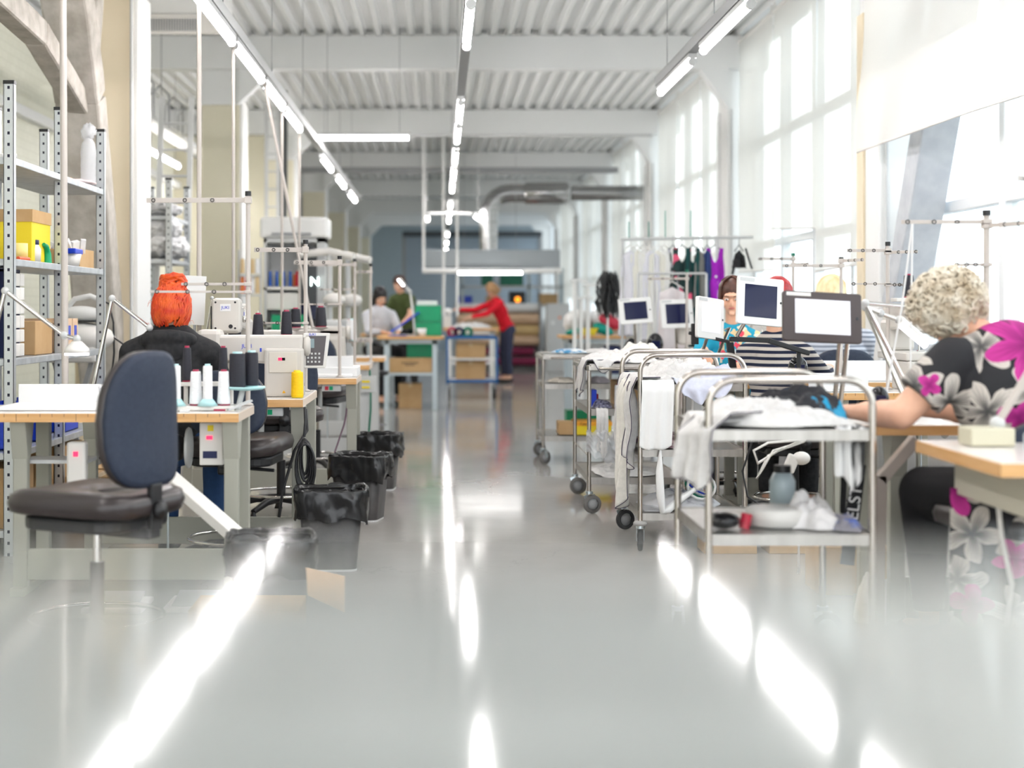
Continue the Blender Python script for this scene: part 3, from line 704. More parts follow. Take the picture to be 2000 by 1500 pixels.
for k, c in enumerate(cols):
    cone(-1.72 + k * .034, 15.06 + (k % 2) * .07, 1.432, c, .13 if k % 2 else .16, .017, '%s thread cone, %s from the left on the cabinet shelf' % (c, ['first', 'second', 'third', 'fourth', 'fifth', 'sixth', 'seventh', 'eighth', 'ninth', 'tenth'][k]), 'thread cones in the white cabinet', cap='offwhite')
for k, c in enumerate(['orange', 'pink', 'white', 'tan']):
    cone(-1.98 + k * .05, 14.9, 1.36, c, .17, .024, '%s thread cone on the small rack left of the white cabinet' % c, 'thread cones on the small side rack', cap='offwhite')
    cone(-1.98 + k * .05, 14.9, 1.56, ['tan', 'white', 'tan', 'white'][k], .15, .024, '%s thread cone, %s on the upper tier of the small side rack' % (['tan', 'white', 'tan', 'white'][k], ['first', 'second', 'third', 'last'][k]), 'thread cones on the small side rack', cap='offwhite')
t = thing('side_rack', 'small grey rack of pink and tan cones beside the cabinet', 'rack', (-1.9, 14.95, 0))
for z in (1.35, 1.55): part('board', B().box(-2.02, -1.8, 14.85, 15.0, z - .015, z), M['ltgrey'], t, True)
for x in (-2.02, -1.8): part('post', B().cyl((x, 14.93, 0), (x, 14.93, 1.8), .012), M['ltgrey'], t, True)
t = carton(-1.68, -1.35, 14.82, 14.98, .97, 1.15, 'green plastic crate in front of the thread cabinet', 'green', 'crate', 'storage_crate', tape=False)
single('crate_trolley', B().box(-1.72, -1.3, 14.8, 15, 0, .97), M['ltgrey'], 'grey block stand carrying the green crate', 'stand', bevel=.01)
for i, (x, wd) in enumerate(((-1.1, .22), (-.98, .16))):
    t = thing('machine_tower', ['white machine tower with tubular arms right of the thread cabinet', 'pale grey standing machine behind the far thread stands'][i], 'machine', (x, 14.5 + i, 0))
    part('body', B().box(x - wd / 2, x + wd / 2, 14.6 + i, 15 + i, 0, 1.1), M['ltgrey'], t, True, bevel=.03)
    part('column', B().cyl((x, 14.8 + i, 1.1), (x, 14.8 + i, 1.75), .03), M['ltgrey'], t, True)
    part('head', B().ell((x + .05, 14.7 + i, 1.3), (.11, .1, .07)), M['offwhite'], t, True)
    part('arm', B().tube([(x - .3, 14.8 + i, 1.75), (x, 14.8 + i, 1.78), (x + .25, 14.7 + i, 1.72)], .04, 10), M['offwhite'], t, True)
# ---------------------------------------------------------------- foreground desk the camera looks across
t = thing('glossy_desk', 'pale glossy desk top filling the foreground and mirroring the ceiling lights', 'desk', (0, -.1, 0))
M['deskm'] = mat('glossy_pale_desk', (.24, .255, .245), .065, spec=.5)
part('desk_top', B().box(-1.1, 1.1, -.65, .425, 1.1, 1.125), M['deskm'], t, True, bevel=.002)
part('drawer_unit', B().box(-.45, .45, -.6, -.2, .9, 1.1), M['ltgrey'], t, True)
for x in (-.9, .9):
    for y in (-.55, .2): part('leg', B().cyl((x, y, 0), (x, y, 1.1), .02), M['ltgrey'], t, True)

# ---------------------------------------------------------------- sewing tables
def sewing_table(x0, x1, y0, y1, label, h=.77, legs=None, motor=True, sw=True, m='greytable', pedal=True, ruler=False, motorx=None, swx=None):
    t = thing('sewing_table', label, 'table', ((x0 + x1) / 2, (y0 + y1) / 2, 0))
    part('table_top', B().box(x0 + .003, x1 - .003, y0 + .003, y1 - .003, h - .035, h), M['laminate'], t, True, bevel=.004)
    part('wood_edge', B().box(x0, x1, y0, y0 + .003, h - .04, h - .004), M['wood'], t, True)
    part('side_edge', B().box(x1 - .003, x1, y0 + .003, y1, h - .04, h - .004), mat('pale_wood_side_edge', (.7, .58, .48), .4), t, True)
    part('side_edge', B().box(x0, x0 + .003, y0 + .003, y1, h - .04, h - .004), MATS['pale_wood_side_edge'], t, True)
    if ruler:
        b = B(); n = int((x1 - x0) / .05)
        for k in range(n): b.box(x0 + k * .05, x0 + k * .05 + .0015, y0 - .0006, y0, h - .018 - (.018 if k % 5 == 0 else 0), h - .004)
        part('ruler_marks', b, M['black'], t, True)
    ya, yb = y0 + .06, y1 - .06
    for x in legs or (x0 + .12, x1 - .06):
        part('upright', B().box(x - .03, x + .03, ya, ya + .045, .03, h - .04), M[m], t, True, bevel=.004)
        part('upright', B().box(x - .03, x + .03, yb - .045, yb, .03, h - .04), M[m], t, True, bevel=.004)
        part('foot', B().box(x - .03, x + .03, y0 + .01, y1 - .01, 0, .035), M[m], t, True, bevel=.004)
        part('bracket', B().prism([(ya - .04, h - .04), (ya + .1, h - .04), (ya + .045, h - .2), (ya, h - .2)], x - .033, x + .033, 'x'), M[m], t, True, bevel=.003)
    lx = legs or (x0 + .12, x1 - .06)
    part('stretcher', B().box(lx[0], lx[1], ya + .01, ya + .035, .06, .19), M[m], t, True, bevel=.003)
    mx = motorx if motorx is not None else x1 - .35
    if motor:
        q = part('motor', B().lathe([(.001, 0), (.055, .005), (.06, .02), (.06, .13), (.05, .15), (.001, .15)], (mx - .08, (y0 + y1) / 2, h - .17), (1, 0, 0)), M['black'], t, True)
        part('pulley', B().lathe([(.001, 0), (.085, 0), (.09, .006), (.085, .015), (.001, .015)], (mx + .09, (y0 + y1) / 2, h - .17), (1, 0, 0)), M['ltgrey'], q, True)
    if sw:
        sx = swx if swx is not None else x1 - .16
        q = part('switch_box', B().box(sx - .06, sx + .06, y0 + .02, y0 + .07, h - .085, h - .045), M['ltgrey'], t, True, bevel=.003)
        part('stop_button', B().box(sx - .04, sx - .018, y0 + .016, y0 + .02, h - .077, h - .053), M['red'], q, True)
        part('start_button', B().box(sx - .012, sx + .01, y0 + .016, y0 + .02, h - .077, h - .053), M['green'], q, True)
    if pedal:
        q = part('treadle', B().box(mx - .17, mx + .12, y0 + .18, y0 + .42, .09, .1), M['ltgrey'], t, True, bevel=.003)
        part('treadle_pad', B().box(mx - .15, mx + .1, y0 + .2, y0 + .4, .1, .106), M['black'], q, True)
        part('pull_rod', B().cyl((mx, y0 + .3, .1), (mx, y0 + .3, h - .2), .005, n=6), M['zinc'], t, True)
    return t
T1 = sewing_table(-2.02, -.84, 6.2, 6.72, 'nearest left sewing table, white top with wooden ruler edge, by the navy chair', legs=(-1.77, -.88), ruler=True, sw=False)
T2 = sewing_table(-1.86, -.66, 7.16, 7.98, 'second left sewing table carrying the machine with the red display', legs=(-1.7, -.69))
T3 = sewing_table(-1.72, -.525, 9.35, 9.95, 'third left sewing table with white box top behind the yellow cone', legs=(-1.6, -.56))
T4 = sewing_table(-1.7, -.55, 11.6, 12.2, 'fourth left sewing table, farthest of the left row', legs=(-1.6, -.6), m='ltgrey')
T5 = sewing_table(-1.72, -.5, 13.4, 14.0, 'low left work table behind the last thread stand', legs=(-1.6, -.6), m='ltgrey', motor=False, sw=False)
TL = sewing_table(1.5, 2.75, 5.55, 6.12, 'right sewing table where the curly-haired woman works', legs=(1.73, 2.6), swx=2.3)
TR2 = sewing_table(1.96, 2.95, 7.72, 8.15, 'right sewing table with wooden edge in front of the striped sweater', legs=(2.1, 2.85), ruler=True)
TR3 = sewing_table(1.72, 3.0, 8.85, 9.42, 'right sewing table with upright white board before the dark chair', legs=(1.82, 2.9))
TR4 = sewing_table(1.7, 3.0, 10.3, 10.9, 'fourth right sewing table, behind the blonde woman', legs=(1.8, 2.9), m='ltgrey')
TR5 = sewing_table(1.5, 2.9, 11.8, 12.4, 'fifth right sewing table below the clothes rail', legs=(1.65, 2.8), m='ltgrey')
# control box with red light on the nearest table
q = part('control_box', B().box(-1.02, -.92, 6.3, 6.42, .54, .72), M['offwhite'], T1, True, bevel=.005)
part('indicator', B().box(-.99, -.965, 6.296, 6.3, .65, .665), M['redled'], q, True)
part('warning_label', B().box(-.985, -.96, 6.297, 6.3, .685, .71), M['yellow'], q, True)
part('rating_plate', B().box(-1.005, -.945, 6.297, 6.3, .57, .6), M['navy'], q, True)
q = part('cable_tray_arm', B().box(-1.78, -1.5, 6.32, 6.5, .545, .56), M['ltgrey'], T1, True)
part('power_socket', B().box(-1.58, -1.5, 6.28, 6.34, .45, .64), M['offwhite'], q, True, bevel=.01)
part('socket_light', B().box(-1.55, -1.53, 6.276, 6.28, .58, .6), M['redled'], q, True)
# raised corner-table at the right edge
t = thing('work_desk', 'wood-edged work desk with beige drawer at the right edge of the picture', 'desk', (2.1, 4.55, 0))
part('desk_top', B().box(1.575, 2.9, 4.165, 4.9, .732, .77), M['laminate'], t, True, bevel=.004)
part('wood_edge', B().box(1.57, 1.576, 4.16, 4.9, .73, .768), M['wood'], t, True); part('wood_edge', B().box(1.57, 2.9, 4.158, 4.165, .73, .768), M['wood'], t, True)
q = part('drawer_box', B().box(1.68, 2.8, 4.2, 4.85, .6, .728), mat('beige_steel', (.52, .49, .4), .4), t, True, bevel=.004)
for x in (2.6,):
    for y in (4.25, 4.8): part('leg', B().box(x, x + .05, y - .02, y + .02, 0, .6), M['greytable'], t, True)
part('leg', B().box(2.2, 2.25, 4.7, 4.75, 0, .6), M['greytable'], t, True)
part('power_cord', B().tube([(1.73, 4.6, .6), (1.74, 4.6, .5), (1.78, 4.62, .35), (1.76, 4.62, .2), (1.77, 4.6, .02)], .008, 6), M['offwhite'], t, True)

# white bent leg visible beside the woman
# ---------------------------------------------------------------- sewing machines
def machine(x, y, z, rz, label, text='JUKI', panel=False, display=False, s=1.0, side_text=None):
    """local frame: arm along +x, needle head at x=0, pillar at x=.4, operator at -y"""
    t = thing('sewing_machine', label, 'sewing machine', (x, y, z), rz)
    t.scale = (s, s, s)
    ma = M['machine']
    part('bed', B().box(-.07, .5, -.1, .1, 0, .05), ma, t, bevel=.008)
    part('pillar', B().box(.34, .5, -.085, .085, .05, .24), ma, t, bevel=.02)
    part('arm', B().prism([(0, .2), (.36, .17), (.5, .17), (.5, .33), (.04, .33), (0, .3)], -.07, .07, 'y'), ma, t, bevel=.015)
    part('head', B().box(-.07, .06, -.08, .08, .16, .36), ma, t, bevel=.025)
    q = part('face_plate', B().box(-.076, -.07, -.07, .07, .175, .35), ma, t, bevel=.003)
    b = B()
    for yy, zz in ((-.055, .19), (.055, .19), (-.055, .335), (.055, .335), (-.03, .2)):
        part('screw', B().cyl((-.079, yy, zz), (-.074, yy, zz), .006 if yy != -.03 else .012, n=10), M['black'], q)
    if text:
        part('name_plate', B().box(-.0775, -.076, -.03, .03, .285, .325), M['paperw'], q, bevel=.002)
        text_part(text, .024, M['blue'], q, (-.0782, 0, .305), (R(90), 0, R(-90)))
        text_part(text, .03, M['blue'], t, (.2, -.0715, .27), (R(90), 0, 0))
    part('needle_bar', B().cyl((0, 0, .04), (0, 0, .18), .005), M['chrome'], t)
    part('presser_foot', B().box(-.015, .015, -.03, .01, .05, .062), M['chrome'], t)
    part('take_up_lever', B().tube([(.0, -.08, .3), (.0, -.1, .31), (.0, -.1, .26)], .003), M['chrome'], t)
    part('tension_dial', B().lathe([(.001, 0), (.018, 0), (.02, .012), (.012, .02), (.001, .02)], (.06, -.08, .24), (0, -1, 0)), M['chrome'], t)
    part('hand_wheel', B().lathe([(.001, 0), (.05, 0), (.062, .012), (.062, .03), (.05, .04), (.001, .042)], (.5, 0, .27), (1, 0, 0)), ma, t)
    if display:
        q = part('motor_cover', B().box(.3, .51, -.12, -.07, -.0, .26), ma, t, bevel=.012)
        part('key_panel', B().box(.325, .475, -.125, -.12, .13, .24), mat('ivory_panel', (.66, .62, .55), .3), q, bevel=.002)
        part('red_display', B().box(.375, .395, -.127, -.124, .195, .21), M['redled'], q)
        part('display_window', B().box(.395, .412, -.127, -.124, .195, .21), M['gloss'], q)
        part('warning_sign', B().prism([(.395, .02), (.415, .02), (.405, .036)], -.1215, -.12, 'y'), mat('amber', (.85, .45, .02), .4), q)
        part('blue_mark', B().box(.27, .28, -.0715, -.07, .24, .26), M['blue'], t)
    if panel:
        q = part('control_panel', B().prism([(.5, .15), (.62, .15), (.645, .34), (.5, .34)], -.03, 0, 'y'), M['offwhite'], t, bevel=.006)
        part('keypad', B().prism([(.515, .165), (.607, .165), (.625, .325), (.515, .325)], -.032, -.03, 'y'), mat('dark_keypad', (.08, .07, .075), .35), q)
        part('small_screen', B().box(.525, .56, -.0335, -.032, .26, .31), mat('grey_lcd', (.2, .27, .29), .2), q)
        for r_ in range(3):
            for c_ in range(4): part('key', B().box(.522 + c_ * .02, .532 + c_ * .02, -.0335, -.032, .18 + r_ * .022, .19 + r_ * .022), M['ltgrey'], q)
        text_part(text or 'JUKI', .02, M['blue'], q, (.55, -.0305, .332), (R(90), 0, 0))
    return t
machine(-1.14, 7.42, .771, 0, 'white sewing machine with red display and dark keypad, under the yellow cone stand', display=True, panel=True, s=.92)
machine(-1.105, 7.72, .93, R(90), 'white overlock machine head facing the camera, name plate in blue', s=.92)
single('machine_riser', B().box(-1.2, -1.01, 7.66, 7.96, .772, .928), M['machine'], 'cream riser block under the overlock machine head', 'stand', bevel=.01)
machine(-1.25, 9.7, .771, 0, 'white sewing machine on the third left table behind the black cones', text='JUKI', s=.9)
machine(-1.2, 11.85, .771, 0, 'white sewing machine on the fourth left table', text='JUKI', s=.9)
machine(2.28, 10.6, .771, 0, 'white sewing machine right of the blonde woman', text=None, s=1)
machine(2.55, 7.9, .93, R(90), 'pale sewing machine with black cone, seen beyond the curly-haired woman', text='JUKI', s=.9)
single('machine_riser', B().box(2.47, 2.64, 7.84, 8.12, .772, .928), M['machine'], 'cream riser block under the machine beyond the curly-haired woman', 'stand', bevel=.01)
machine(2.05, 5.85, .771, 0, 'sewing machine hidden in front of the curly-haired woman', text=None, s=.7)
machine(2.0, 12.1, .771, 0, 'sewing machine under the clothes rail', text=None, s=.9)

# white trays / boards
def white_board(x0, x1, y0, y1, z0, z1, label):
    t = thing('white_tray', label, 'tray', ((x0 + x1) / 2, (y0 + y1) / 2, z0))
    part('back_panel', B().box(x0, x1, y1 - .012, y1, z0, z1), M['paperw'], t, True, bevel=.003)
    part('base_panel', B().box(x0, x1, y0, y1 - .012, z0, z0 + .018), M['paperw'], t, True, bevel=.003)
white_board(-1.87, -1.46, 6.3, 6.6, .772, .87, 'white board tray standing on the nearest left table')
white_board(-1.25, -.56, 9.42, 9.62, .772, .9, 'white board tray on the third left table')
single('white_box', B().box(-.82, -.53, 9.5, 9.9, .772, .83), M['paperw'], 'flat white box at the corner of the third left table', 'box', bevel=.004)
white_board(2.33, 2.86, 8.9, 9.2, .772, .885, 'white board tray on the right in front of the dark chair')
white_board(1.98, 2.3, 7.75, 7.98, .772, .86, 'small white board tray below the black tablet')

# ---------------------------------------------------------------- thread stands
def thread_stand(x, y, z0, ztop, arms, label, trays=(), r=.0105, cap='black', m='stand'):
    t = thing('thread_stand', label, 'thread stand', (x, y, z0))
    part('pole', B().cyl((x, y, z0), (x, y, ztop), r), M[m], t, True)
    part('pole_cap', B().cyl((x, y, ztop), (x, y, ztop + .022), r * 1.35), M[cap], t, True)
    part('base_ring', B().lathe([(.001, 0), (r * 2.4, 0), (r * 2.2, .006), (r * 1.1, .012)], (x, y, z0)), M[m], t, True)
    for z, dx, dy, w_ in arms:
        L_ = math.hypot(dx, dy)
        q = part('guide_arm', B().bar((x, y, z), (x + dx, y + dy, z), w_ * .25, w_), M[m], t, True, bevel=.001)
        for k in (.35, .62, .93):
            px, py = x + dx * k, y + dy * k - .004
            part('thread_eye', B().tube([(px + .008 * math.cos(a * PI / 4), py - w_ * .1, z + .008 * math.sin(a * PI / 4)) for a in range(8)], .002, 5, True), M['gloss'], q, True)
        part('clamp', B().box(x - r * 1.5, x + r * 1.5, y - r * 1.5, y + r * 1.5, z - w_ * .7, z + w_ * .7), M[m], t, True, bevel=.002)
    for z, dx, dy in trays:
        part('tray_arm', B().bar((x, y, z - .03), (x + dx, y + dy, z - .03), .012, .022), M[m], t, True)
        part('spool_tray', B().lathe([(.001, -.022), (.012, -.02), (.05, -.003), (.055, 0), (.001, 0)], (x + dx, y + dy, z)), M[m], t, True)
        part('spool_pin', B().cyl((x + dx, y + dy, z), (x + dx, y + dy, z + .135), .002, n=6), M['chrome'], t, True)
    return t
Z1 = 1.2
thread_stand(-.86, 6.66, .772, 1.71, [(1.692, -.46, .02, .022), (1.315, -.3, 0, .012), (1.28, -.42, -.1, .01)], 'blurred thread stand nearest the camera on the left, behind the black cones')
thread_stand(-.705, 7.8, .772, 1.545, [(1.515, -.27, 0, .024), (1.13, -.25, .1, .01)], 'tallest sharp thread stand beside the keypad machine', [(1.06, -.25, .0), (1.065, -.1, .0)])
thread_stand(-.635, 9.42, .772, 1.52, [(1.5, -.29, 0, .026), (1.235, -.25, 0, .01)], 'thread stand on the third left table, second in line', [(1.085, -.28, 0), (1.09, -.12, .0)])
thread_stand(-.67, 11.7, .772, 1.58, [(1.555, -.36, 0, .024), (1.36, -.28, 0, .012)], 'thread stand on the fourth left table, third in line', [(.95, -.03, .2)])
thread_stand(-.565, 12.15, .772, 1.555, [(1.51, -.14, 0, .02), (.95, -.13, 0, .03)], 'yellowish thread stand at the aisle end of the left row', [(.99, -.17, 0)])
cg = 'black thread cones on the left thread stands'
cone(-.955, 7.8, 1.061, 'black', .115, .03, 'black thread cone with red top on the outer tray of the tallest left stand', cg)
cone(-.805, 7.8, 1.066, 'black', .125, .03, 'black thread cone on the inner tray of the tallest left stand', cg)
cone(-.915, 9.42, 1.086, 'black', .12, .035, 'black thread cone on the outer tray of the second stand', cg)
cone(-.755, 9.42, 1.091, 'black', .125, .037, 'black thread cone on the inner tray of the second stand', cg)
cone(-.7, 11.9, .951, 'white', .17, .033, 'white thread cone on the third stand of the left row', cap='cyan', style='tube')
cone(-.735, 12.15, .991, 'white', .125, .033, 'white thread cone on the aisle-end stand of the left row')
# extra black cones on a bracket shelf over the third machine
cone(-1.09, 7.9, 1.02, 'black', .13, .035, 'black thread cone right of the overlock machine', cg)
single('cone_bracket', B().box(-1.15, -.95, 7.86, 7.97, .99, 1.018).box(-1.0, -.98, 7.9, 7.94, .772, .99), M['offwhite'], 'small bracket tray with a black cone beside the overlock machine', 'bracket', bevel=.003)
# cones on the nearest table
t = thing('cone_rack', 'low white rack holding the cones at the corner of the nearest left table', 'rack', (-1.05, 6.5, .772))
part('lower_plate', B().box(-1.22, -.88, 6.3, 6.46, .772, .79), M['offwhite'], t, True, bevel=.004)
part('upper_plate', B().box(-1.14, -.9, 6.5, 6.6, .865, .882), M['offwhite'], t, True, bevel=.003)
for x in (-1.12, -.92): part('rack_leg', B().cyl((x, 6.55, .772), (x, 6.55, .866), .01), M['offwhite'], t, True)
part('round_tray', B().lathe([(.001, -.01), (.07, -.004), (.085, .006), (.08, .01), (.001, 0)], (-.835, 6.4, .86)), M['cyan'], t, True)
part('tray_stem', B().cyl((-.87, 6.4, .772), (-.85, 6.4, .855), .012), M['ltgrey'], t, True)
for x, y, z, c, h_, r_, cp, st, lb in (
    (-1.115, 6.55, .883, 'black', .15, .022, 'redtip', 'cone', 'slim black cone with red top, left one above the white cones'),
    (-.955, 6.55, .883, 'black', .15, .022, 'redtip', 'cone', 'slim black cone with red top, right one above the white cones'),
    (-1.16, 6.36, .791, 'white', .13, .018, 'offwhite', 'cone', 'white thread cone hard by the navy chair back'),
    (-1.125, 6.33, .791, 'white', .17, .021, 'cyan', 'tube', 'tall white cone with pale cyan top, nearest the chair'),
    (-1.045, 6.36, .791, 'white', .145, .028, 'redtip', 'cone', 'white thread cone with red top, left of the cyan pair'),
    (-.99, 6.33, .791, 'white', .17, .021, 'cyan', 'tube', 'tall white cone with pale cyan top between two red-topped ones'),
    (-.925, 6.36, .791, 'white', .145, .028, 'redtip', 'cone', 'white thread cone with red top beside the big black cones'),
    (-.87, 6.38, .862, 'black', .15, .036, 'cyan', 'tube', 'big black cone with cyan top on the round tray, nearer one'),
    (-.815, 6.43, .866, 'black', .15, .03, 'cyan', 'tube', 'big black cone with cyan top on the round tray, farther one')):
    cone(x, y, z, c, h_, r_, lb, 'thread cones on the nearest left table', cp, st)
for x, y in ((-1.125, 6.33), (-.99, 6.33)):
    single('thread_holder', B().lathe([(.001, 0), (.045, 0), (.022, .03), (.001, .03)], (x, y, .7905)), M['cyan'], 'pale cyan flared foot of a white cone on the nearest left table', 'thread holder', 'cyan cone feet')
cone(-.695, 7.24, .772, 'yellow', .125, .03, 'bright yellow thread cone on the corner of the second left table', cap='yellow', style='tube')
t = thing('thread_snips', 'small dark red handled snips lying by the cones', 'snips', (-.9, 6.25, .772))
part('handle', B().bar((-.95, 6.25, .778), (-.9, 6.24, .778), .012, .008), M['redtip'], t, True); part('blade', B().bar((-.9, 6.24, .778), (-.86, 6.235, .778), .01, .004), M['chrome'], t, True)
single('thread_nippers', B().bar((-.89, 6.23, .78), (-.8, 6.3, .815), .022, .008), M['ltgrey'], 'blurred white tool leaning at the front corner of the nearest left table', 'tool')
single('chalk_block', B().box(-1.09, -1.05, 6.215, 6.24, .771, .782), M['paperw'], 'small white chalk block on the front edge of the nearest table', 'chalk', bevel=.002)
b = B(); b.lathe([(.001, 0), (.05, 0), (.055, .05), (.06, .1), (.056, .1), (.001, .01)], (-1.4, 6.35, .772)); single('plastic_cup', b, M['film'], 'clear plastic cup of bobbins left of the navy chair back', 'cup')
for k in range(7):
    a = k * 2.4; single('bobbin', B().cyl((-1.4 + .03 * math.cos(a), 6.35 + .03 * math.sin(a), .785 + .012 * (k % 3)), (-1.4 + .03 * math.cos(a), 6.35 + .03 * math.sin(a), .86 + .015 * (k % 4)), .009), [M['blue'], M['paperw'], M['offwhite']][k % 3], 'small bobbin standing in the clear plastic cup', 'bobbin', 'bobbins in the plastic cup')

# right side stands
thread_stand(2.18, 5.92, .772, 1.575, [(1.55, -.34, 0, .016), (1.535, .11, -.25, .016), (1.38, -.13, 0, .01)], 'thread stand behind the curly-haired woman against the window', r=.012)
thread_stand(2.42, 8.02, .772, 1.545, [(1.52, -.22, 0, .016), (1.51, .13, -.1, .016), (1.34, -.2, .0, .008), (1.335, .1, 0, .012)], 'thread stand in front of the concrete brace on the right')
thread_stand(2.46, 9.1, .772, 1.5, [(1.47, -.36, 0, .018), (1.5, .08, -.2, .018)], 'thread stand between the blonde woman and the beige column')
thread_stand(2.5, 10.5, .772, 1.58, [(1.56, -.25, 0, .018), (1.52, .06, -.2, .018)], 'thread stand behind the blonde woman, with green cap', cap='dgreen')
thread_stand(1.98, 11.9, .772, 1.5, [(1.45, -.3, .1, .018)], 'thread stand under the dark garments of the clothes rail', cap='dgreen')
thread_stand(2.02, 4.72, .772, 1.62, [(1.597, -.28, -.25, .02), (1.39, -.12, 0, .008)], 'thread stand at the right edge, mostly outside the picture')
cone(2.15, 4.6, 1.13, 'black', .16, .04, 'blurred black cone at the right edge beside the lamp arm', style='tube')
single('cone_post', B().cyl((2.15, 4.6, .772), (2.15, 4.6, 1.128), .012), M['ltgrey'], 'grey post under the blurred black cone at the right edge', 'post')
cone(2.52, 7.98, 1.265, 'black', .12, .033, 'black thread cone with red top over the machine beyond the curly-haired woman')
single('cone_plate', B().box(2.44, 2.66, 7.93, 8.04, 1.243, 1.263), M['offwhite'], 'white plate carrying a black cone over the pale machine', 'plate', bevel=.003)
# dangling white tapes
single('white_tape', B().tube([(1.87, 5.88, 1.54), (1.86, 5.9, 1.4), (1.84, 5.92, 1.2), (1.80, 5.9, 1.02), (1.76, 5.9, .78)], .0045, 5), M['paperw'], 'white tape hanging from the window thread stand down to the left', 'tape')
single('white_tape', B().tube([(1.872, 5.88, 1.54), (1.875, 5.9, 1.35), (1.87, 5.9, 1.1), (1.87, 5.9, .9)], .004, 5), M['paperw'], 'white tape hanging straight down from the window thread stand', 'tape')

# ---------------------------------------------------------------- jointed lamps
def jointed_lamp(p, label, head='ring', m='chrome', rr=.009, glow=True, cat='lamp', base=True):
    p = [Vector(q) for q in p]
    t = thing('jointed_lamp', label, cat, p[0])
    if base: part('clamp', B().cyl(p[0], p[0] + Vector((0, 0, .05)), .02), M['ltgrey'], t, True)
    for a, c in zip(p, p[1:]): part('arm', B().cyl(a, c, rr, n=10), M[m], t, True)
    for c in p[1:]: part('joint', B().ell(c, rr * 1.9, nu=12, nv=8), M['ltgrey'], t, True)
    if head == 'ring':
        q = part('lamp_head', B().lathe([(.001, .05), (.02, .05), (.05, .02), (.055, 0), (.05, 0), (.001, .01)], p[-1] - Vector((0, 0, .06))), M['offwhite'], t, True)
        part('light_ring', B().lathe([(.001, 0), (.05, 0), (.05, -.008), (.001, -.01)], p[-1] - Vector((0, 0, .06))), mat('lit_lamp_ring', (1, 1, 1), .4, emit=(1, .93, 1), es=7), q, True)
    elif head:
        e = p[-1] + Vector(head)
        q = part('lamp_head', B().cyl(p[-1], e, .022, n=14), M['offwhite'], t, True)
        part('light_tube', B().cyl(p[-1] + Vector((0, -.01, -.014)) + (e - p[-1]) * .08, e + Vector((0, -.01, -.014)), .014), mat('lit_lamp_ring', (1, 1, 1), .4, emit=(1, .93, 1), es=7), q, True)
    return t
jointed_lamp([(-1.97, 6.3, .772), P(10, 568, 6.3), P(125, 655, 6.3), P(150, 662, 6.3)], 'jointed magnifier lamp glowing over the nearest left table')
jointed_lamp([P(183, 752, 6.9), P(219, 583, 6.9), P(292, 640, 6.9)], 'jointed steel lamp arm reaching to the red hair', head=None, base=False)
jointed_lamp([P(400, 672, 8.2), P(414, 582, 8.2), P(458, 614, 8.2)], 'thin jointed steel arm above the overlock machine', head=None, rr=.006, base=False)
single('lamp_post_block', B().box(-1.34, -1.24, 7.75, 7.97, .772, .8), M['grey'], 'grey block at the foot of the black camera post', 'block')
single('black_post', B().cyl(P(417, 690, 7.95), P(417, 598, 7.95), .016).box(-1.42, -1.22, 7.92, 7.98, 1.0, 1.03).cyl(P(417, 690, 7.95), (P(417, 690, 7.95).x, 7.95, .772), .012), M['black'], 'thick black post with side bracket behind the thin steel arm', 'post')
jointed_lamp([(1.95, 6.02, .772), P(1690, 592, 6.02), P(1780, 600, 6.02)], 'curved steel lamp arm left of the curly hair', head=None)
jointed_lamp([(1.93, 6.08, .772), P(1690, 600, 6.2), P(1720, 612, 6.25), P(1755, 625, 6.25)], 'steel lamp arm with glowing tube shade beside the curly-haired woman', head=(.13, .06, -.095))
t = jointed_lamp([(1.74, 4.7, .772), (1.765, 4.7, .84), (1.995, 4.62, 1.27), (2.05, 4.6, 1.27)], 'long diagonal pale lamp arm crossing the floral blouse', head=None, m='stand', rr=.013)
part('clamp_block', B().box(1.66, 1.8, 4.64, 4.76, .772, .83), mat('cream_plastic', (.58, .55, .42), .4), t, True, bevel=.006)
t = thing('glass_bottle', 'small clear bottle beside the lamp clamp on the right desk', 'bottle', (1.79, 4.5, .772))
part('bottle', B().lathe([(.001, 0), (.02, 0), (.02, .05), (.008, .065), (.008, .08), (.001, .08)]), M['film'], t); part('stopper', B().ell((0, 0, .085), .01), M['cyan'], t)

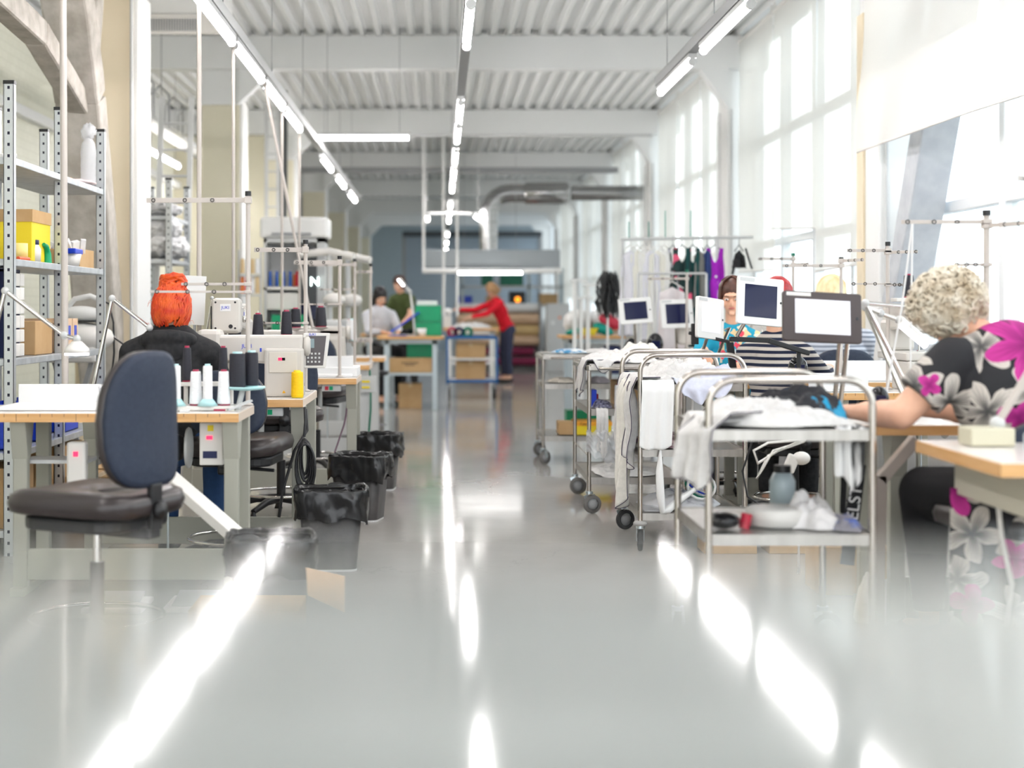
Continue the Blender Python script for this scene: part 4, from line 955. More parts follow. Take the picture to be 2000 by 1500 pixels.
# ---------------------------------------------------------------- chairs
M['navyfab'] = noisy('dark_navy_fabric', (.012, .02, .042), (.017, .026, .05), 60, .6, bump=.1)
M['seatv'] = mat('worn_black_vinyl', (.035, .028, .028), .28)
def office_chair(x, y, rz, seat_h, label, back_h=.47, back_w=.4, back='navyfab', ring=False, lever=True):
    t = thing('office_chair', label, 'chair', (x, y, 0), rz)
    def seat(d): return 1 + .0 * d.x
    b = B(); pts = rrect(.48, .52, .12)
    n = len(pts); vs = []; prof = [(.86, -.06), (.97, -.05), (1.0, -.02), (.97, .01), (.85, .025), (.4, .02), (.001, .012)]
    for k, z in prof: vs += [(px * k, py * k, seat_h + z + .012 * (abs(px) / .23) ** 2) for px, py in pts]
    b.add(vs, [(j * n + i, j * n + (i + 1) % n, (j + 1) * n + (i + 1) % n, (j + 1) * n + i) for j in range(len(prof) - 1) for i in range(n)] + [tuple(range(n))[::-1]], True)
    part('seat', b, M['seatv'], t)
    part('seat_shell', B().prism([(px * .8, py * .8) for px, py in pts], seat_h - .1, seat_h - .055), M['black'], t, bevel=.01)
    # backrest: tall oval pad, front at +y
    def ring(k, sc, off, zc=seat_h + .045 + back_h / 2):
        out = []
        for i in range(32):
            a = 2 * PI * i / 32; ca, sa = math.cos(a), math.sin(a)
            px = math.copysign(abs(ca) ** .6, ca) * back_w / 2 * sc * (1 - .18 * max(0, sa)); pz = math.copysign(abs(sa) ** .6, sa) * back_h / 2 * sc
            out.append((px, -.2 + off - .12 * (pz / back_h) ** 2 * 1 + .6 * px * px, zc + pz))
        return out
    def pad(offs):
        vs = []
        for sc, o in offs: vs += ring(0, sc, o)
        m_ = len(offs)
        return B().add(vs, [(j * 32 + i, j * 32 + (i + 1) % 32, (j + 1) * 32 + (i + 1) % 32, (j + 1) * 32 + i) for j in range(m_ - 1) for i in range(32)] + [tuple(range(32))[::-1], tuple(range((m_ - 1) * 32, m_ * 32))], True)
    part('backrest', pad([(.6, .05), (.9, .045), (1, .02), (1, -.005)]), M['seatv'], t)
    part('back_panel', pad([(1, -.006), (.99, -.02), (.9, -.03), (.6, -.036)]), M[back], t)
    part('back_bar', B().box(-.03, .03, -.26, -.235, seat_h - .1, seat_h + .06), M['black'], t, bevel=.006)
    part('back_bracket', B().box(-.035, .035, -.25, -.05, seat_h - .13, seat_h - .09), M['black'], t, bevel=.01)
    if lever:
        part('lever', B().cyl((.02, -.1, seat_h - .11), (.2, -.12, seat_h - .12), .008), M['black'], t)
        part('adjusting_knob', B().lathe([(.001, 0), (.03, 0), (.032, .02), (.001, .03)], (0, -.26, seat_h - .03), (0, -1, 0)), M['black'], t)
    part('gas_column', B().cyl((0, 0, .3), (0, 0, seat_h - .09), .014), M['chrome'], t)
    part('column_sleeve', B().cyl((0, 0, .08), (0, 0, .32), .026), M['black'], t)
    for k in range(5):
        a = k * 2 * PI / 5 + .3; c, s_ = math.cos(a), math.sin(a)
        q = part('leg', B().tube([(0, 0, .1), (c * .15, s_ * .15, .09), (c * .29, s_ * .29, .05)], [.026, .022, .016], 8), M['black'], t)
        part('glide', B().lathe([(.001, 0), (.026, 0), (.02, .02), (.01, .05)], (c * .29, s_ * .29, 0)), M['black'], q)
    if ring: part('foot_ring', B().tube([(.23 * math.cos(k * PI / 16), .23 * math.sin(k * PI / 16), .13) for k in range(32)], .009, 8, True), M['chrome'], t)
    return t
office_chair(-1.2, 5.2, R(64), .545, 'empty dark navy office chair with vinyl seat at the nearest left table', ring=True)
office_chair(-.95, 6.98, R(-6), .58, 'black swivel chair under the red-haired woman', back_h=.3, back_w=.36)
office_chair(-.93, 8.7, R(10), .6, 'dark chair half hidden between the second and third left tables', back_h=.36)
office_chair(-.9, 10.9, R(-12), .62, 'dark chair between the third and fourth left tables', back_h=.36)
office_chair(1.98, 5.05, R(10), .5, 'chair under the curly-haired woman', back_h=.3, lever=False)
office_chair(2.03, 8.5, R(0), .48, 'chair under the woman in the striped sweater', back_h=.25, back_w=.34)
office_chair(2.62, 9.82, R(0), .5, 'dark blue chair back behind the white board, carrying the blonde woman', back_h=.4, back_w=.46)
office_chair(1.86, 9.55, R(180), .5, 'chair under the woman in the turquoise T-shirt', back_h=.3, back_w=.34)

# ---------------------------------------------------------------- waste bins
M['binplastic'] = noisy('dusty_black_plastic', (.035, .033, .035), (.075, .07, .07), 7, .4, detail=8)
M['liner'] = mat('black_bin_liner', (.012, .012, .013), .22)
def bin_(x, y, rz, label, seed=0, s=1.0):
    t = thing('waste_bin', label, 'bin', (x, y, 0), rz, None)
    prof = [(.78, .0), (.8, .01), (1.0, .36), (.97, .36)]
    pts = rrect(.3, .25, .05); n = len(pts); vs = []
    for k, z in prof: vs += [(px * k, py * k, z) for px, py in pts]
    part('bucket', B().add(vs, [(j * n + i, j * n + (i + 1) % n, (j + 1) * n + (i + 1) % n, (j + 1) * n + i) for j in range(len(prof) - 1) for i in range(n)] + [tuple(range(n))[::-1]], True), M['binplastic'], t)
    part('foot_rim', B().prism([(px * .8, py * .8) for px, py in pts], 0, .012), M['ltgrey'], t)
    pts0 = rrect(.31, .26, .05, 4); pts = []
    for (ax_, ay_), (bx_, by_) in zip(pts0, pts0[1:] + pts0[:1]):
        m_ = max(1, int(math.hypot(bx_ - ax_, by_ - ay_) / .012)); pts += [(ax_ + (bx_ - ax_) * k / m_, ay_ + (by_ - ay_) * k / m_) for k in range(m_)]
    n = len(pts); vs = []
    rows = [(.55, .12), (.8, .25), (.93, .34), (1.0, .372), (1.03, .378), (1.055, .365), (1.06, .345), (1.065, .325), (1.06, .305), (1.065, .285), (1.06, .262), (1.04, .238)]
    for j, (k, z) in enumerate(rows):
        for i, (px, py) in enumerate(pts):
            a = math.atan2(py, px); c_ = .22 * nz(math.cos(a) * 2.6 + seed, math.sin(a) * 2.6, z * 16) + .2 * abs(nz(math.cos(a) * 6 + seed, math.sin(a) * 6, z * 24)) + .08 * nz(math.cos(a) * 13, math.sin(a) * 13 + seed, z * 50)
            low = max(0, (j - 6) / 5); zz = z + low * (.06 * nz(math.cos(a) * 1.3 + seed, math.sin(a) * 1.3, 4) + .02 * nz(a * 4, seed)) + (j > 3) * .01 * nz(a * 5, z * 30 + seed)
            k2 = k + (c_ * .4 if j > 3 else c_ * .12); vs.append((px * k2, py * k2, zz))
    part('liner', B().add(vs, [(j * n + i, j * n + (i + 1) % n, (j + 1) * n + (i + 1) % n, (j + 1) * n + i) for j in range(len(rows) - 1) for i in range(n)] + [tuple(range(n))[::-1]], True), M['liner'], t)
    return t
bin_(-.62, 5.46, R(4), 'black lined waste bin nearest the camera, by the cardboard flap', 1)
bin_(-.505, 6.9, R(3), 'black lined waste bin below the corner of the nearest left table', 2)
bin_(-.455, 8.5, R(-14), 'grey lined waste bin, middle of the aisle row', 3)
bin_(-.42, 9.95, R(-6), 'lined waste bin farthest down the aisle', 4)
t = thing('open_carton', 'open cardboard box with flap sticking out beside the nearest bin', 'box', (-.6, 5.1, 0))
part('flap', B().prism([(-.47, .295), (-.335, .265), (-.335, .14), (-.465, .2)], 5.22, 5.226, 'y'), M['cardlt'], t, True)
part('body', B().box(-.84, -.47, 4.95, 5.22, 0, .2), M['card'], t, True)
part('cable_duct', B().bar(P(322, 925, 6.15), P(480, 1062, 5.95), .09, .04), M['offwhite'], T1, True, bevel=.004, label='slanting white metal cable duct')

# ---------------------------------------------------------------- steel trolleys
def caster(parent, x, y, z, ang, r=.055, wheel='greyrubber', brake=True):
    q = part('caster', B().cyl((x, y, z), (x, y, z - .015), .022).bar((x - .018, y, z - .02), (x - .018 + .02 * math.sin(ang), y + .02 * math.cos(ang), r), .004, .03).bar((x + .018, y, z - .02), (x + .018 + .02 * math.sin(ang), y + .02 * math.cos(ang), r), .004, .03), M['zinc'], parent, True)
    wx, wy = x + .02 * math.sin(ang), y + .02 * math.cos(ang)
    ax = Vector((math.cos(ang), -math.sin(ang), 0))
    c = Vector((wx, wy, r)) - ax * .014
    part('wheel', B().lathe([(r * .62, 0), (r * .66, .003), (r * .9, .002), (r, .008), (r, .02), (r * .9, .026), (r * .66, .025), (r * .62, .028)], c, ax, 20), M[wheel], q, True)
    part('hub', B().lathe([(.001, .002), (.012, .0), (.012, .004), (r * .62, .006), (r * .62, .022), (.012, .024), (.001, .026)], c, ax, 16), M['grey'], q, True)
def trolley(x0, y0, wd, ln, trays, label, arch_h=None, top=None, bumper=False, wheel='greyrubber', rot=None, angs=(0, .4, 1.2, 2)):
    t = thing('steel_trolley', label, 'trolley', (x0 + wd / 2, y0 + ln / 2, 0))
    x1, y1 = x0 + wd, y0 + ln; zb = .13
    if arch_h:
        for y in (y0, y1):
            part('handle_frame', B().tube([(x0 + wd / 2 + px, y, zb + pz) for px, pz in arch(wd, arch_h - zb, .085)], .0125, 12), M['tube'], t, True)
    else:
        for x in (x0, x1):
            for y in (y0, y1): part('post', B().cyl((x, y, zb), (x, y, top), .0125), M['tube'], t, True)
    for z in trays:
        b = B(); e = .0 if arch_h else .006
        b.box(x0 + e, x1 - e, y0 + e, y1 - e, z - .004, z)
        b.box(x0 + e, x1 - e, y0 + e - .003, y0 + e, z - .035, z + (.0 if arch_h else .006)).box(x0 + e, x1 - e, y1 - e, y1 - e + .003, z - .035, z + .006)
        b.box(x0 + e - .003, x0 + e, y0 + e, y1 - e, z - .035, z + .006).box(x1 - e, x1 - e + .003, y0 + e, y1 - e, z - .035, z + .006)
        part('tray', b, M['steel'], t, True)
    if not arch_h:
        part('tray_rim', B().prism([(x0 + wd / 2 + px, y0 + ln / 2 + py) for px, py in rrect(wd + .03, ln + .03, .02)], trays[0] - .034, trays[0] - .006), M['steel'], t, True, bevel=.003)
        for y in (y0 - .02, y1 + .02): part('push_bar', B().tube([(x0 + .06, y + (.0), trays[0] - .02), (x0 + .07, y * 1 - .012 if y < y1 else y + .012, trays[0] - .02), (x1 - .07, y - .012 if y < y1 else y + .012, trays[0] - .02), (x1 - .06, y, trays[0] - .02)], .007, 8), M['tube'], t, True)
        part('side_rail', B().cyl((x0, y0, trays[-1] + .13), (x0, y1, trays[-1] + .13), .004), M['tube'], t, True)
    k = 0
    for x in (x0, x1):
        for y in (y0, y1):
            if bumper: part('bumper', B().lathe([(.012, -.012), (.03, -.01), (.036, 0), (.03, .01), (.012, .014)], (x, y, zb + .01)), mat('grey_rubber_bumper', (.36, .35, .34), .5), t, True)
            caster(t, x, y, zb, angs[k], wheel=wheel); k += 1
    return t
CA = trolley(.8, 11.5, .6, .7, (.85, .62, .215), 'steel trolley with three flat trays, farthest of the four', top=.85, angs=(.9, 1.3, 0, 1))
CB = trolley(.88, 8.75, .56, .92, (.875, .61, .205), 'steel trolley with flat top, white shirts spilling off it', top=.875, angs=(1.3, 1.7, 0, 1))
CC = trolley(.995, 7.37, .52, .74, (.83, .505, .19), 'steel trolley with two arched handles and grey round bumpers', arch_h=.975, bumper=True, wheel='rubber', angs=(.1, 1.2, .3, 1))
CD = trolley(.862, 4.76, .525, .62, (.815, .48), 'nearest steel trolley with arched handles, blurred, white cloth on top', arch_h=.975, bumper=False, wheel='rubber')
CE = None

# ---------------------------------------------------------------- tablets on stands
def tablet(c, w_, h_, yaw, roll, frame, screen, label, arm=None, scr=.7, tag_=True, pitch=-8, base=None):
    t = thing('tablet_stand', label, 'tablet', base or (c[0], c[1] + .1, .772))
    q = Euler((R(pitch), R(roll), R(yaw)), 'XYZ').to_matrix(); c = Vector(c)
    b = B(); pts = rrect(w_, h_, .012, 4)
    b.prism(pts, -.011, .011, 'y'); b.v = [q @ v + c for v in b.v]
    e = part('enclosure', b, M[frame], t, True, bevel=.003)
    b = B().box(-w_ * scr / 2, w_ * scr / 2, -.013, -.011, -h_ * .34, h_ * .34); b.v = [q @ v + c for v in b.v]; part('screen', b, M[screen], e, True)
    b = B().cyl((w_ * .44, -.013, 0), (w_ * .44, -.011, 0), .006); b.v = [q @ v + c for v in b.v]; part('button', b, M['gloss'], e, True)
    if tag_:
        b = B().box(-w_ * .46, -w_ * .15, -.0125, -.011, h_ * .4, h_ * .47); b.v = [q @ v + c for v in b.v]; part('name_label', b, M['ltgrey'] if frame == 'white' else M['offwhite'], e, True)
    bk = c + q @ Vector((0, .03, 0))
    for s in arm or [[(bk.x, bk.y + .02, c.z - .02), (bk.x + .02, bk.y + .03, .772)]]:
        part('stand_arm', B().tube([bk] + [Vector(p) for p in s], .01, 8), M['tube'], t, True)
    part('mount', B().cbox(c + q @ Vector((0, .022, 0)), (.07, .02, .07), q), M['black'], t, True, bevel=.003)
    part('stand_foot', B().lathe([(.001, 0), (.045, 0), (.045, .008), (.012, .014)], (c.x + .02 if not base else base[0], bk.y + .03 if not base else base[1], .772)), M['black'], t, True)
    return t
M['screenb'] = noisy('dark_screen_painted_reflection', (.01, .012, .05), (.2, .28, .6), 3.5, .08, lo=.56, hi=.62)  # blue reflection painted into the screen colour as noise patches
M['screenb'].node_tree.nodes['Principled BSDF'].inputs['Specular IOR Level'].default_value = .2
def px(x, y, d): return tuple(P(x, y, d))
tablet(px(1241, 607, 12), .27, .21, 8, -4, 'white', 'screenb', 'white-framed tablet farthest left, below the white gowns')
tablet(px(1322, 613, 12.0), .27, .235, 10, -2, 'white', 'screenb', 'white-framed tablet with dark screen, second from the left')
tablet(px(1386, 622, 8.6), .235, .24, 40, 6, 'white', 'screenw', 'white-framed tablet with pale screen, third from the left', arm=[[px(1384, 650, 8.7), px(1355, 740, 8.7)], [px(1400, 650, 8.7), px(1425, 640, 8.75), px(1390, 720, 8.75)]], base=(1.78, 8.72, .772), pitch=-4)
tablet(px(1484, 589, 7.6), .26, .245, 16, 5, 'white', 'screend', 'white-framed tablet with dark reflecting screen, second from the right', arm=[[px(1440, 655, 7.7), px(1445, 662, 7.75)]], base=(2.02, 7.85, .772), pitch=-6)
tablet(px(1605, 620, 5.85), .32, .2, 6, 3, 'brown', 'screenw', 'large black-framed tablet with pale screen facing the aisle', arm=[[px(1640, 670, 5.9), (1.57, 5.92, .78)], [px(1655, 670, 5.92), (1.6, 5.95, .78)]], base=(1.6, 5.93, .772), pitch=-10)
single('tablet_swing_arm', B().bar(px(1425, 662, 7.72), px(1500, 665, 7.75), .03, .026).bar(px(1500, 665, 7.75), px(1580, 690, 7.8), .03, .026).bar(px(1560, 684, 7.8), (px(1560, 684, 7.8)[0], 7.8, .772), .02), M['black'], 'thick black swing arm under the white tablet with the dark screen', 'arm', bevel=.004)
single('tablet_swing_arm', B().bar(px(1345, 650, 8.62), px(1425, 668, 8.62), .03, .02).box(1.46, 1.5, 8.6, 8.64, 1.0, 1.12).bar(px(1425, 668, 8.66), (px(1425, 668, 8.66)[0] + .03, 8.66, .875 - .1), .04), M['black'], 'black bracket arm under the third tablet from the left', 'arm', bevel=.004)
def scanner(x, y, z, s, label):
    t = thing('desk_scanner', label, 'scanner', (x, y, z))
    part('head', B().ell((0, 0, .1 * s), (.045 * s, .04 * s, .06 * s)), M['gloss'], t)
    part('neck', B().box(-.02 * s, .02 * s, -.015 * s, .02 * s, .01, .08 * s), M['black'], t, bevel=.004)
    part('foot', B().lathe([(.001, 0), (.04 * s, 0), (.036 * s, .012), (.001, .016)]), M['black'], t)
    part('window', B().cbox((0, -.038 * s, .1 * s), (.045 * s, .006, .04 * s)), M['screend'], t, bevel=.003)
scanner(*px(1717, 773, 5.68)[:2], .772, .85, 'round glossy black scanner under the forearm of the curly-haired woman')
scanner(1.9, 7.88, .772, 1.15, 'black glossy scanner below the black-framed tablet')
scanner(1.74, 12, .772, 1.5, 'black glossy scanner below the second tablet')
scanner(1.56, 12.1, .772, 1.25, 'black glossy scanner below the farthest left tablet')
# ---------------------------------------------------------------- people
V = Vector
def hand(b, wr, d, up, side, s=1.0, curl=.5):
    """palm from wrist wr along d; up = back of hand; side = direction of the thumb"""
    d = V(d).normalized(); up = V(up); up = (up - d * up.dot(d)).normalized(); sd = d.cross(up).normalized()
    if sd.dot(V(side)) < 0: sd = -sd
    q = Matrix((sd, d, up)).transposed()
    b.ell(wr + d * .045 * s, (.04 * s, .052 * s, .016 * s), q, 14, 10)
    for k, (o, L_, r) in enumerate(((.028, .075, .0085), (.0095, .085, .0088), (-.009, .078, .0085), (-.027, .062, .0075))):
        p = wr + d * .085 * s + sd * o * s; a = 0
        for j, f in enumerate((.45, .3, .25)):
            a += curl * (.5 + .1 * k)
            n_ = p + (d * math.cos(a) - up * math.sin(a)) * L_ * f * s
            b.cap(p, n_, r * s * (1 - .08 * j), r * s * (.92 - .08 * j)); p = n_
    p = wr + d * .025 * s + sd * .03 * s
    n_ = p + (d * .6 + sd * .7 - up * .3).normalized() * .035 * s; b.cap(p, n_, .011 * s, .01 * s)
    b.cap(n_, n_ + (d * .9 + sd * .1 - up * .35).normalized() * .03 * s, .0095 * s, .008 * s)
def head_frame(face, roll=0):
    y = V(face).normalized(); z = V((0, 0, 1)); x = y.cross(z).normalized(); z = x.cross(y)
    return Matrix((x, y, z)).transposed()
def person(label, J, top, bottom, hair, s=1.0, vox=.009, fat=1.0, sleeve='long', face=True, neckline=0, topmat=None, botmat=None, hands=True, skin='skin', shoe=None):
    t = thing('person', label, 'person', (J['pelvis'][0], J['pelvis'][1], 0))
    J = {k: (V(v) if not isinstance(v, (int, float)) else v) for k, v in J.items()}
    f = V(J['face']).normalized(); q = head_frame(f); hc = J['head']
    up = q @ V((0, 0, 1))
    b = B()
    pel, ch, nk = J['pelvis'], J['chest'], J['neck']
    ax = (J['shL'] - J['shR']).normalized()      # left-right axis of the torso
    sp = (ch - pel).normalized(); fw = ax.cross(sp).normalized(); tq = Matrix((ax, fw, sp)).transposed()
    def torso(b, e=0.0, bot=True):
        w_ = (J['shL'] - J['shR']).length / 2
        b.ell(ch, ((w_ * .86 + e) * min(fat, 1.15), (.105 + e) * fat, .17 + e), tq)
        b.ell(pel.lerp(ch, .45), ((.13 + e) * fat, (.095 + e) * fat, .17 + e), tq)
        b.ell(pel + sp * .02, ((.16 + e) * fat, (.115 + e) * fat, .12 + e), tq)
        b.cap(J['shL'], J['shR'], .05 + e); b.ell(nk.lerp(ch, .42), (w_ * .8 + e, .085 * fat + e, .14 + e), tq); b.cap(nk, J['shL'], .055 + e, .05 + e); b.cap(nk, J['shR'], .055 + e, .05 + e); b.cap(nk - sp * .03, ch + sp * .1, .06 + e, .1 + e)
    torso(b)
    b.cap(nk - V((0, 0, .03)), hc - up * .05 - f * .015, .052, .05)
    b.ell(hc + q @ V((0, -.012, .02)), (.074 * s, .092 * s, .095 * s), q, 24, 16)
    b.ell(hc + q @ V((0, .028, -.05)), (.052 * s, .058 * s, .06 * s), q, 20, 14)
    b.ell(hc + q @ V((0, .085, -.088)), (.018, .014, .014), q, 12, 8)
    if face:
        b.ell(hc + q @ V((0, .09, -.018)), (.0105, .017, .024), q, 12, 10)
        b.ell(hc + q @ V((0, .072, .028)), (.05, .018, .01), q, 14, 8)
        for sx in (-1, 1): b.ell(hc + q @ V((sx * .045, .055, -.03)), (.02, .02, .02), q, 12, 8)
    for sx in (-1, 1): b.ell(hc + q @ V((sx * .075 * s, -.005, -.01)), (.01, .018, .03), q, 12, 8)
    for sd in 'LR':
        sh, el, wr = J['sh' + sd], J['el' + sd], J['wr' + sd]
        b.cap(sh, el, .048 * fat, .038 * fat); b.cap(el, wr, .038 * fat, .024)
        m_ = el.lerp(wr, .3); b.cap(el, m_, .038 * fat, .038 * fat)
        if hands:
            hd = J.get('hd' + sd, wr - el); hand(b, wr, hd, J.get('up' + sd, (0, 0, 1)), -ax if sd == 'L' else ax, curl=J.get('curl', .6))
        else: b.ell(wr + (wr - el).normalized() * .05, .035)
    for sd in 'LR':
        hp, kn, an = J['hip' + sd], J['kn' + sd], J['an' + sd]
        b.cap(hp, kn, .08 * fat, .055 * fat); b.cap(kn, an, .055 * fat, .036); b.cap(kn, kn.lerp(an, .35), .055 * fat, .058 * fat)
        toe = an + V(J.get('toe', (fw.x, fw.y, 0))).normalized() * .14 + V((0, 0, -.045)); b.cap(an + V((0, 0, -.03)), toe, .035, .028)
    part('body', b, M[skin], t, True, remesh=vox, smooth=3)
    # clothes
    if topmat:
        b = B(); torso(b, .014)
        for sd in 'LR':
            sh, el, wr = J['sh' + sd], J['el' + sd], J['wr' + sd]
            if sleeve == 'long': b.cap(sh, el, .062 * fat, .05 * fat); b.cyl(el, el.lerp(wr, .93), .05 * fat, .034, 16); b.ell(el, .05 * fat)
            elif sleeve == 'mid': b.cap(sh, el, .06 * fat, .05 * fat); b.cyl(el, el.lerp(wr, .45), .05 * fat, .046 * fat, 16)
            elif sleeve == 'short': b.ell(sh, .064 * fat); b.cyl(sh, sh.lerp(el, .66), .064 * fat, .066 * fat, 18)
        part('top', b, topmat, t, True, remesh=vox, smooth=4)
    if botmat:
        b = B(); b.ell(pel - sp * .02, (.175 * fat, .13 * fat, .12), tq)
        for sd in 'LR':
            hp, kn, an = J['hip' + sd], J['kn' + sd], J['an' + sd]
            b.cap(hp, kn, .095 * fat, .07 * fat); b.cyl(kn, kn.lerp(an, .92), .07 * fat, .055, 16)
        part('trousers', b, botmat, t, True, remesh=vox * 1.2, smooth=3)
    for sd in 'LR':
        an = J['an' + sd]; tv = V(J.get('toe', (fw.x, fw.y, 0))).normalized()
        b = B(); b.cap(an + V((0, 0, -.045)) - tv * .03, an + tv * .16 + V((0, 0, -.055)), .038, .033); part('shoe', b, shoe or M['black'], t, True, remesh=.01)
    if face:
        for sx in (-1, 1):
            e = part('eye', B().ell(hc + q @ V((sx * .031, .0735, .004)), (.0135, .0105, .008), q, 14, 10), mat('eye_white', (.75, .73, .7), .2), t, True)
            part('iris', B().ell(hc + q @ V((sx * .031, .0815, .003)), (.0058, .0035, .0058), q, 12, 8), mat('dark_iris', (.05, .03, .015), .1), e, True)
            part('eyebrow', B().tube([hc + q @ V((sx * .014, .087, .024)), hc + q @ V((sx * .031, .086, .029)), hc + q @ V((sx * .048, .076, .025))], [.0022, .0032, .0015], 6), mat('brow_hair', (.06, .03, .02), .7), t, True)
        part('lips', B().ell(hc + q @ V((0, .085, -.052)), (.021, .007, .0065), q, 14, 8), mat('lips', (.55, .16, .15), .4), t, True)
    # hair
    if hair:
        kind, hm = hair; rnd = random.Random(len(label)); b = B()
        def Q(x, y, z): return hc + q @ V((x * s, y * s, z * s))
        if kind == 'bun':
            b.ell(Q(0, -.02, .03), (.085, .1, .1), q, 24, 18, fn=lambda d: 1 + .05 * nz(d.x * 5, d.y * 5, d.z * 5))
            for k in range(150):
                a = rnd.uniform(0, 2 * PI); z0 = rnd.uniform(-.09, -.04); pts = []
                for j in range(7):
                    u = j / 6; rr = .092 + .01 * rnd.random() - .03 * u ** 3
                    aa = a + .5 * u * rnd.uniform(-1, 1)
                    z = z0 + (.19 + .01 * rnd.random()) * u
                    cx_ = math.sin(math.acos(max(-1, min(1, (z - .02) / .115)))) if abs(z - .02) < .115 else .1
                    pts.append(Q(math.cos(aa) * .088 * (cx_ ** .6) + rnd.uniform(-.003, .003), -.02 + math.sin(aa) * .1 * (cx_ ** .6), z))
                if math.sin(a) > .55 and z0 < -.0: continue
                b.tube(pts, [.005, .006, .006, .006, .006, .005, .003], 5)
            for k in range(26):
                a = rnd.uniform(0, 2 * PI); b.tube([Q(math.cos(a + j * .7) * (.05 + .012 * rnd.random()), -.04 + math.sin(a + j * .7) * .045, .122 + .035 * math.sin(k + j * .5) + .012 * rnd.random()) for j in range(6)], [.004, .011, .013, .013, .011, .004], 6)
            for k in range(22):
                a = rnd.uniform(0, 2 * PI); p = Q(math.cos(a) * .09, -.02 + math.sin(a) * .09, rnd.uniform(-.1, .1)); d_ = q @ V((math.cos(a) * .03, math.sin(a) * .03, rnd.uniform(-.03, .03))); b.tube([p, p + d_ * .7, p + d_ + V((0, 0, -.02))], [.0012, .001, .0006], 3)
        elif kind == 'curly':
            b.ell(Q(0, -.02, .025), (.115, .125, .115), q, 28, 20, fn=lambda d: 1 + .1 * nz(d.x * 4, d.y * 4, d.z * 4))
            for k in range(620):
                d_ = V((rnd.gauss(0, 1), rnd.gauss(0, 1) - .25, rnd.gauss(0, 1) + .25)).normalized()
                if d_.y > .55 and d_.z < .3: continue
                p = V((d_.x * .118, -.02 + d_.y * .128, .03 + d_.z * .12)); u_, v_ = frame_of(d_)
                r0 = rnd.uniform(.009, .017); a0 = rnd.uniform(0, 6)
                b.tube([hc + q @ ((p + (u_ * math.cos(a0 + j * 1.1) + v_ * math.sin(a0 + j * 1.1)) * r0 + d_ * (.004 * j - .006)) * s) for j in range(6)], [.0025, .0045, .005, .005, .0045, .002], 4)
        elif kind in ('bob', 'long', 'short'):
            low = {'bob': -.09, 'long': -.34, 'short': -.06}[kind]
            b.ell(Q(0, -.022, .035), (.085, .098, .092), q, 24, 18)
            for k in range(260 if kind != 'long' else 220):
                a = rnd.uniform(-PI, PI) - PI / 2
                if math.sin(a) > .62: continue
                zl = low * rnd.uniform(.8, 1.05); pts = []
                if math.sin(a) > .3: zl *= .75
                for j in range(8):
                    u = j / 7
                    if u < .5:
                        th = u * 2 * 1.35; rr = math.sin(th); pts.append(Q(math.cos(a) * .088 * rr + .01 * (1 - u), -.022 + math.sin(a) * .1 * rr, .035 + .1 * math.cos(th)))
                    else:
                        w2 = (u - .5) * 2; flare = .088 + (.012 if kind != 'short' else -.006) * w2
                        pts.append(Q(math.cos(a + .08 * w2) * flare, -.022 + math.sin(a) * (.1 + .01 * w2), .03 + (zl - .03) * w2))
                b.tube(pts, [.003, .0055, .0055, .0055, .0055, .005, .0045, .002], 5)
        part('hair', b, hm, t, True)
    return t
def seated(x, y, zs, fdir, hx=None, hl=None, hr=None, el=None, er=None, headface=None, headoff=(0, 0), sh=.185, lean=.05, torso_h=.48, headz=.2, floor_legs=.42, feet=.08):
    f = V((math.sin(R(fdir)), math.cos(R(fdir)), 0)); r = V((f.y, -f.x, 0))      # f = facing, r = person's right
    pel = V((x, y, zs + .1)); ch = pel + f * lean * .6 + V((0, 0, torso_h * .62)); nk = pel + f * lean + V((0, 0, torso_h))
    J = dict(pelvis=pel, chest=ch, neck=nk, head=nk + f * (.03 + headoff[0]) + r * headoff[1] + V((0, 0, headz - .04)),
             shR=nk + r * sh - V((0, 0, .075)), shL=nk - r * sh - V((0, 0, .075)), face=headface or (f.x, f.y, -.3))
    J['wrR'] = V(hr) if hr else pel + f * .42 + r * .12 + V((0, 0, .22)); J['wrL'] = V(hl) if hl else pel + f * .42 - r * .12 + V((0, 0, .22))
    J['elR'] = V(er) if er else J['shR'].lerp(J['wrR'], .5) + r * .07 - V((0, 0, .1)) - f * .04
    J['elL'] = V(el) if el else J['shL'].lerp(J['wrL'], .5) - r * .07 - V((0, 0, .1)) - f * .04
    for s_, k in (('R', 1), ('L', -1)):
        J['hip' + s_] = pel + r * k * .09 - V((0, 0, .01)); J['kn' + s_] = pel + f * floor_legs + r * k * .12 - V((0, 0, .02)); J['an' + s_] = V((J['kn' + s_].x, J['kn' + s_].y, 0)) + f * -.03 + V((0, 0, feet))
    return J
M['redhair'] = noisy('bright_red_orange_hair', (.5, .025, .003), (.68, .1, .01), 22, .45)
M['crimson'] = noisy('crimson_hair', (.3, .01, .015), (.5, .03, .03), 30, .5)
M['blond'] = noisy('blond_hair', (.68, .5, .25), (.9, .76, .5), 26, .5, stretch=(1, 1, .2))
M['silver'] = noisy('pale_grey_blond_hair', (.52, .43, .31), (.8, .74, .63), 16, .6)
M['brownhair'] = noisy('dark_brown_hair', (.04, .014, .008), (.09, .03, .018), 26, .4)
M['blackhair'] = mat('black_hair', (.012, .01, .012), .35)
M['lightbrown'] = noisy('light_brown_hair', (.36, .2, .09), (.48, .3, .15), 26, .5)
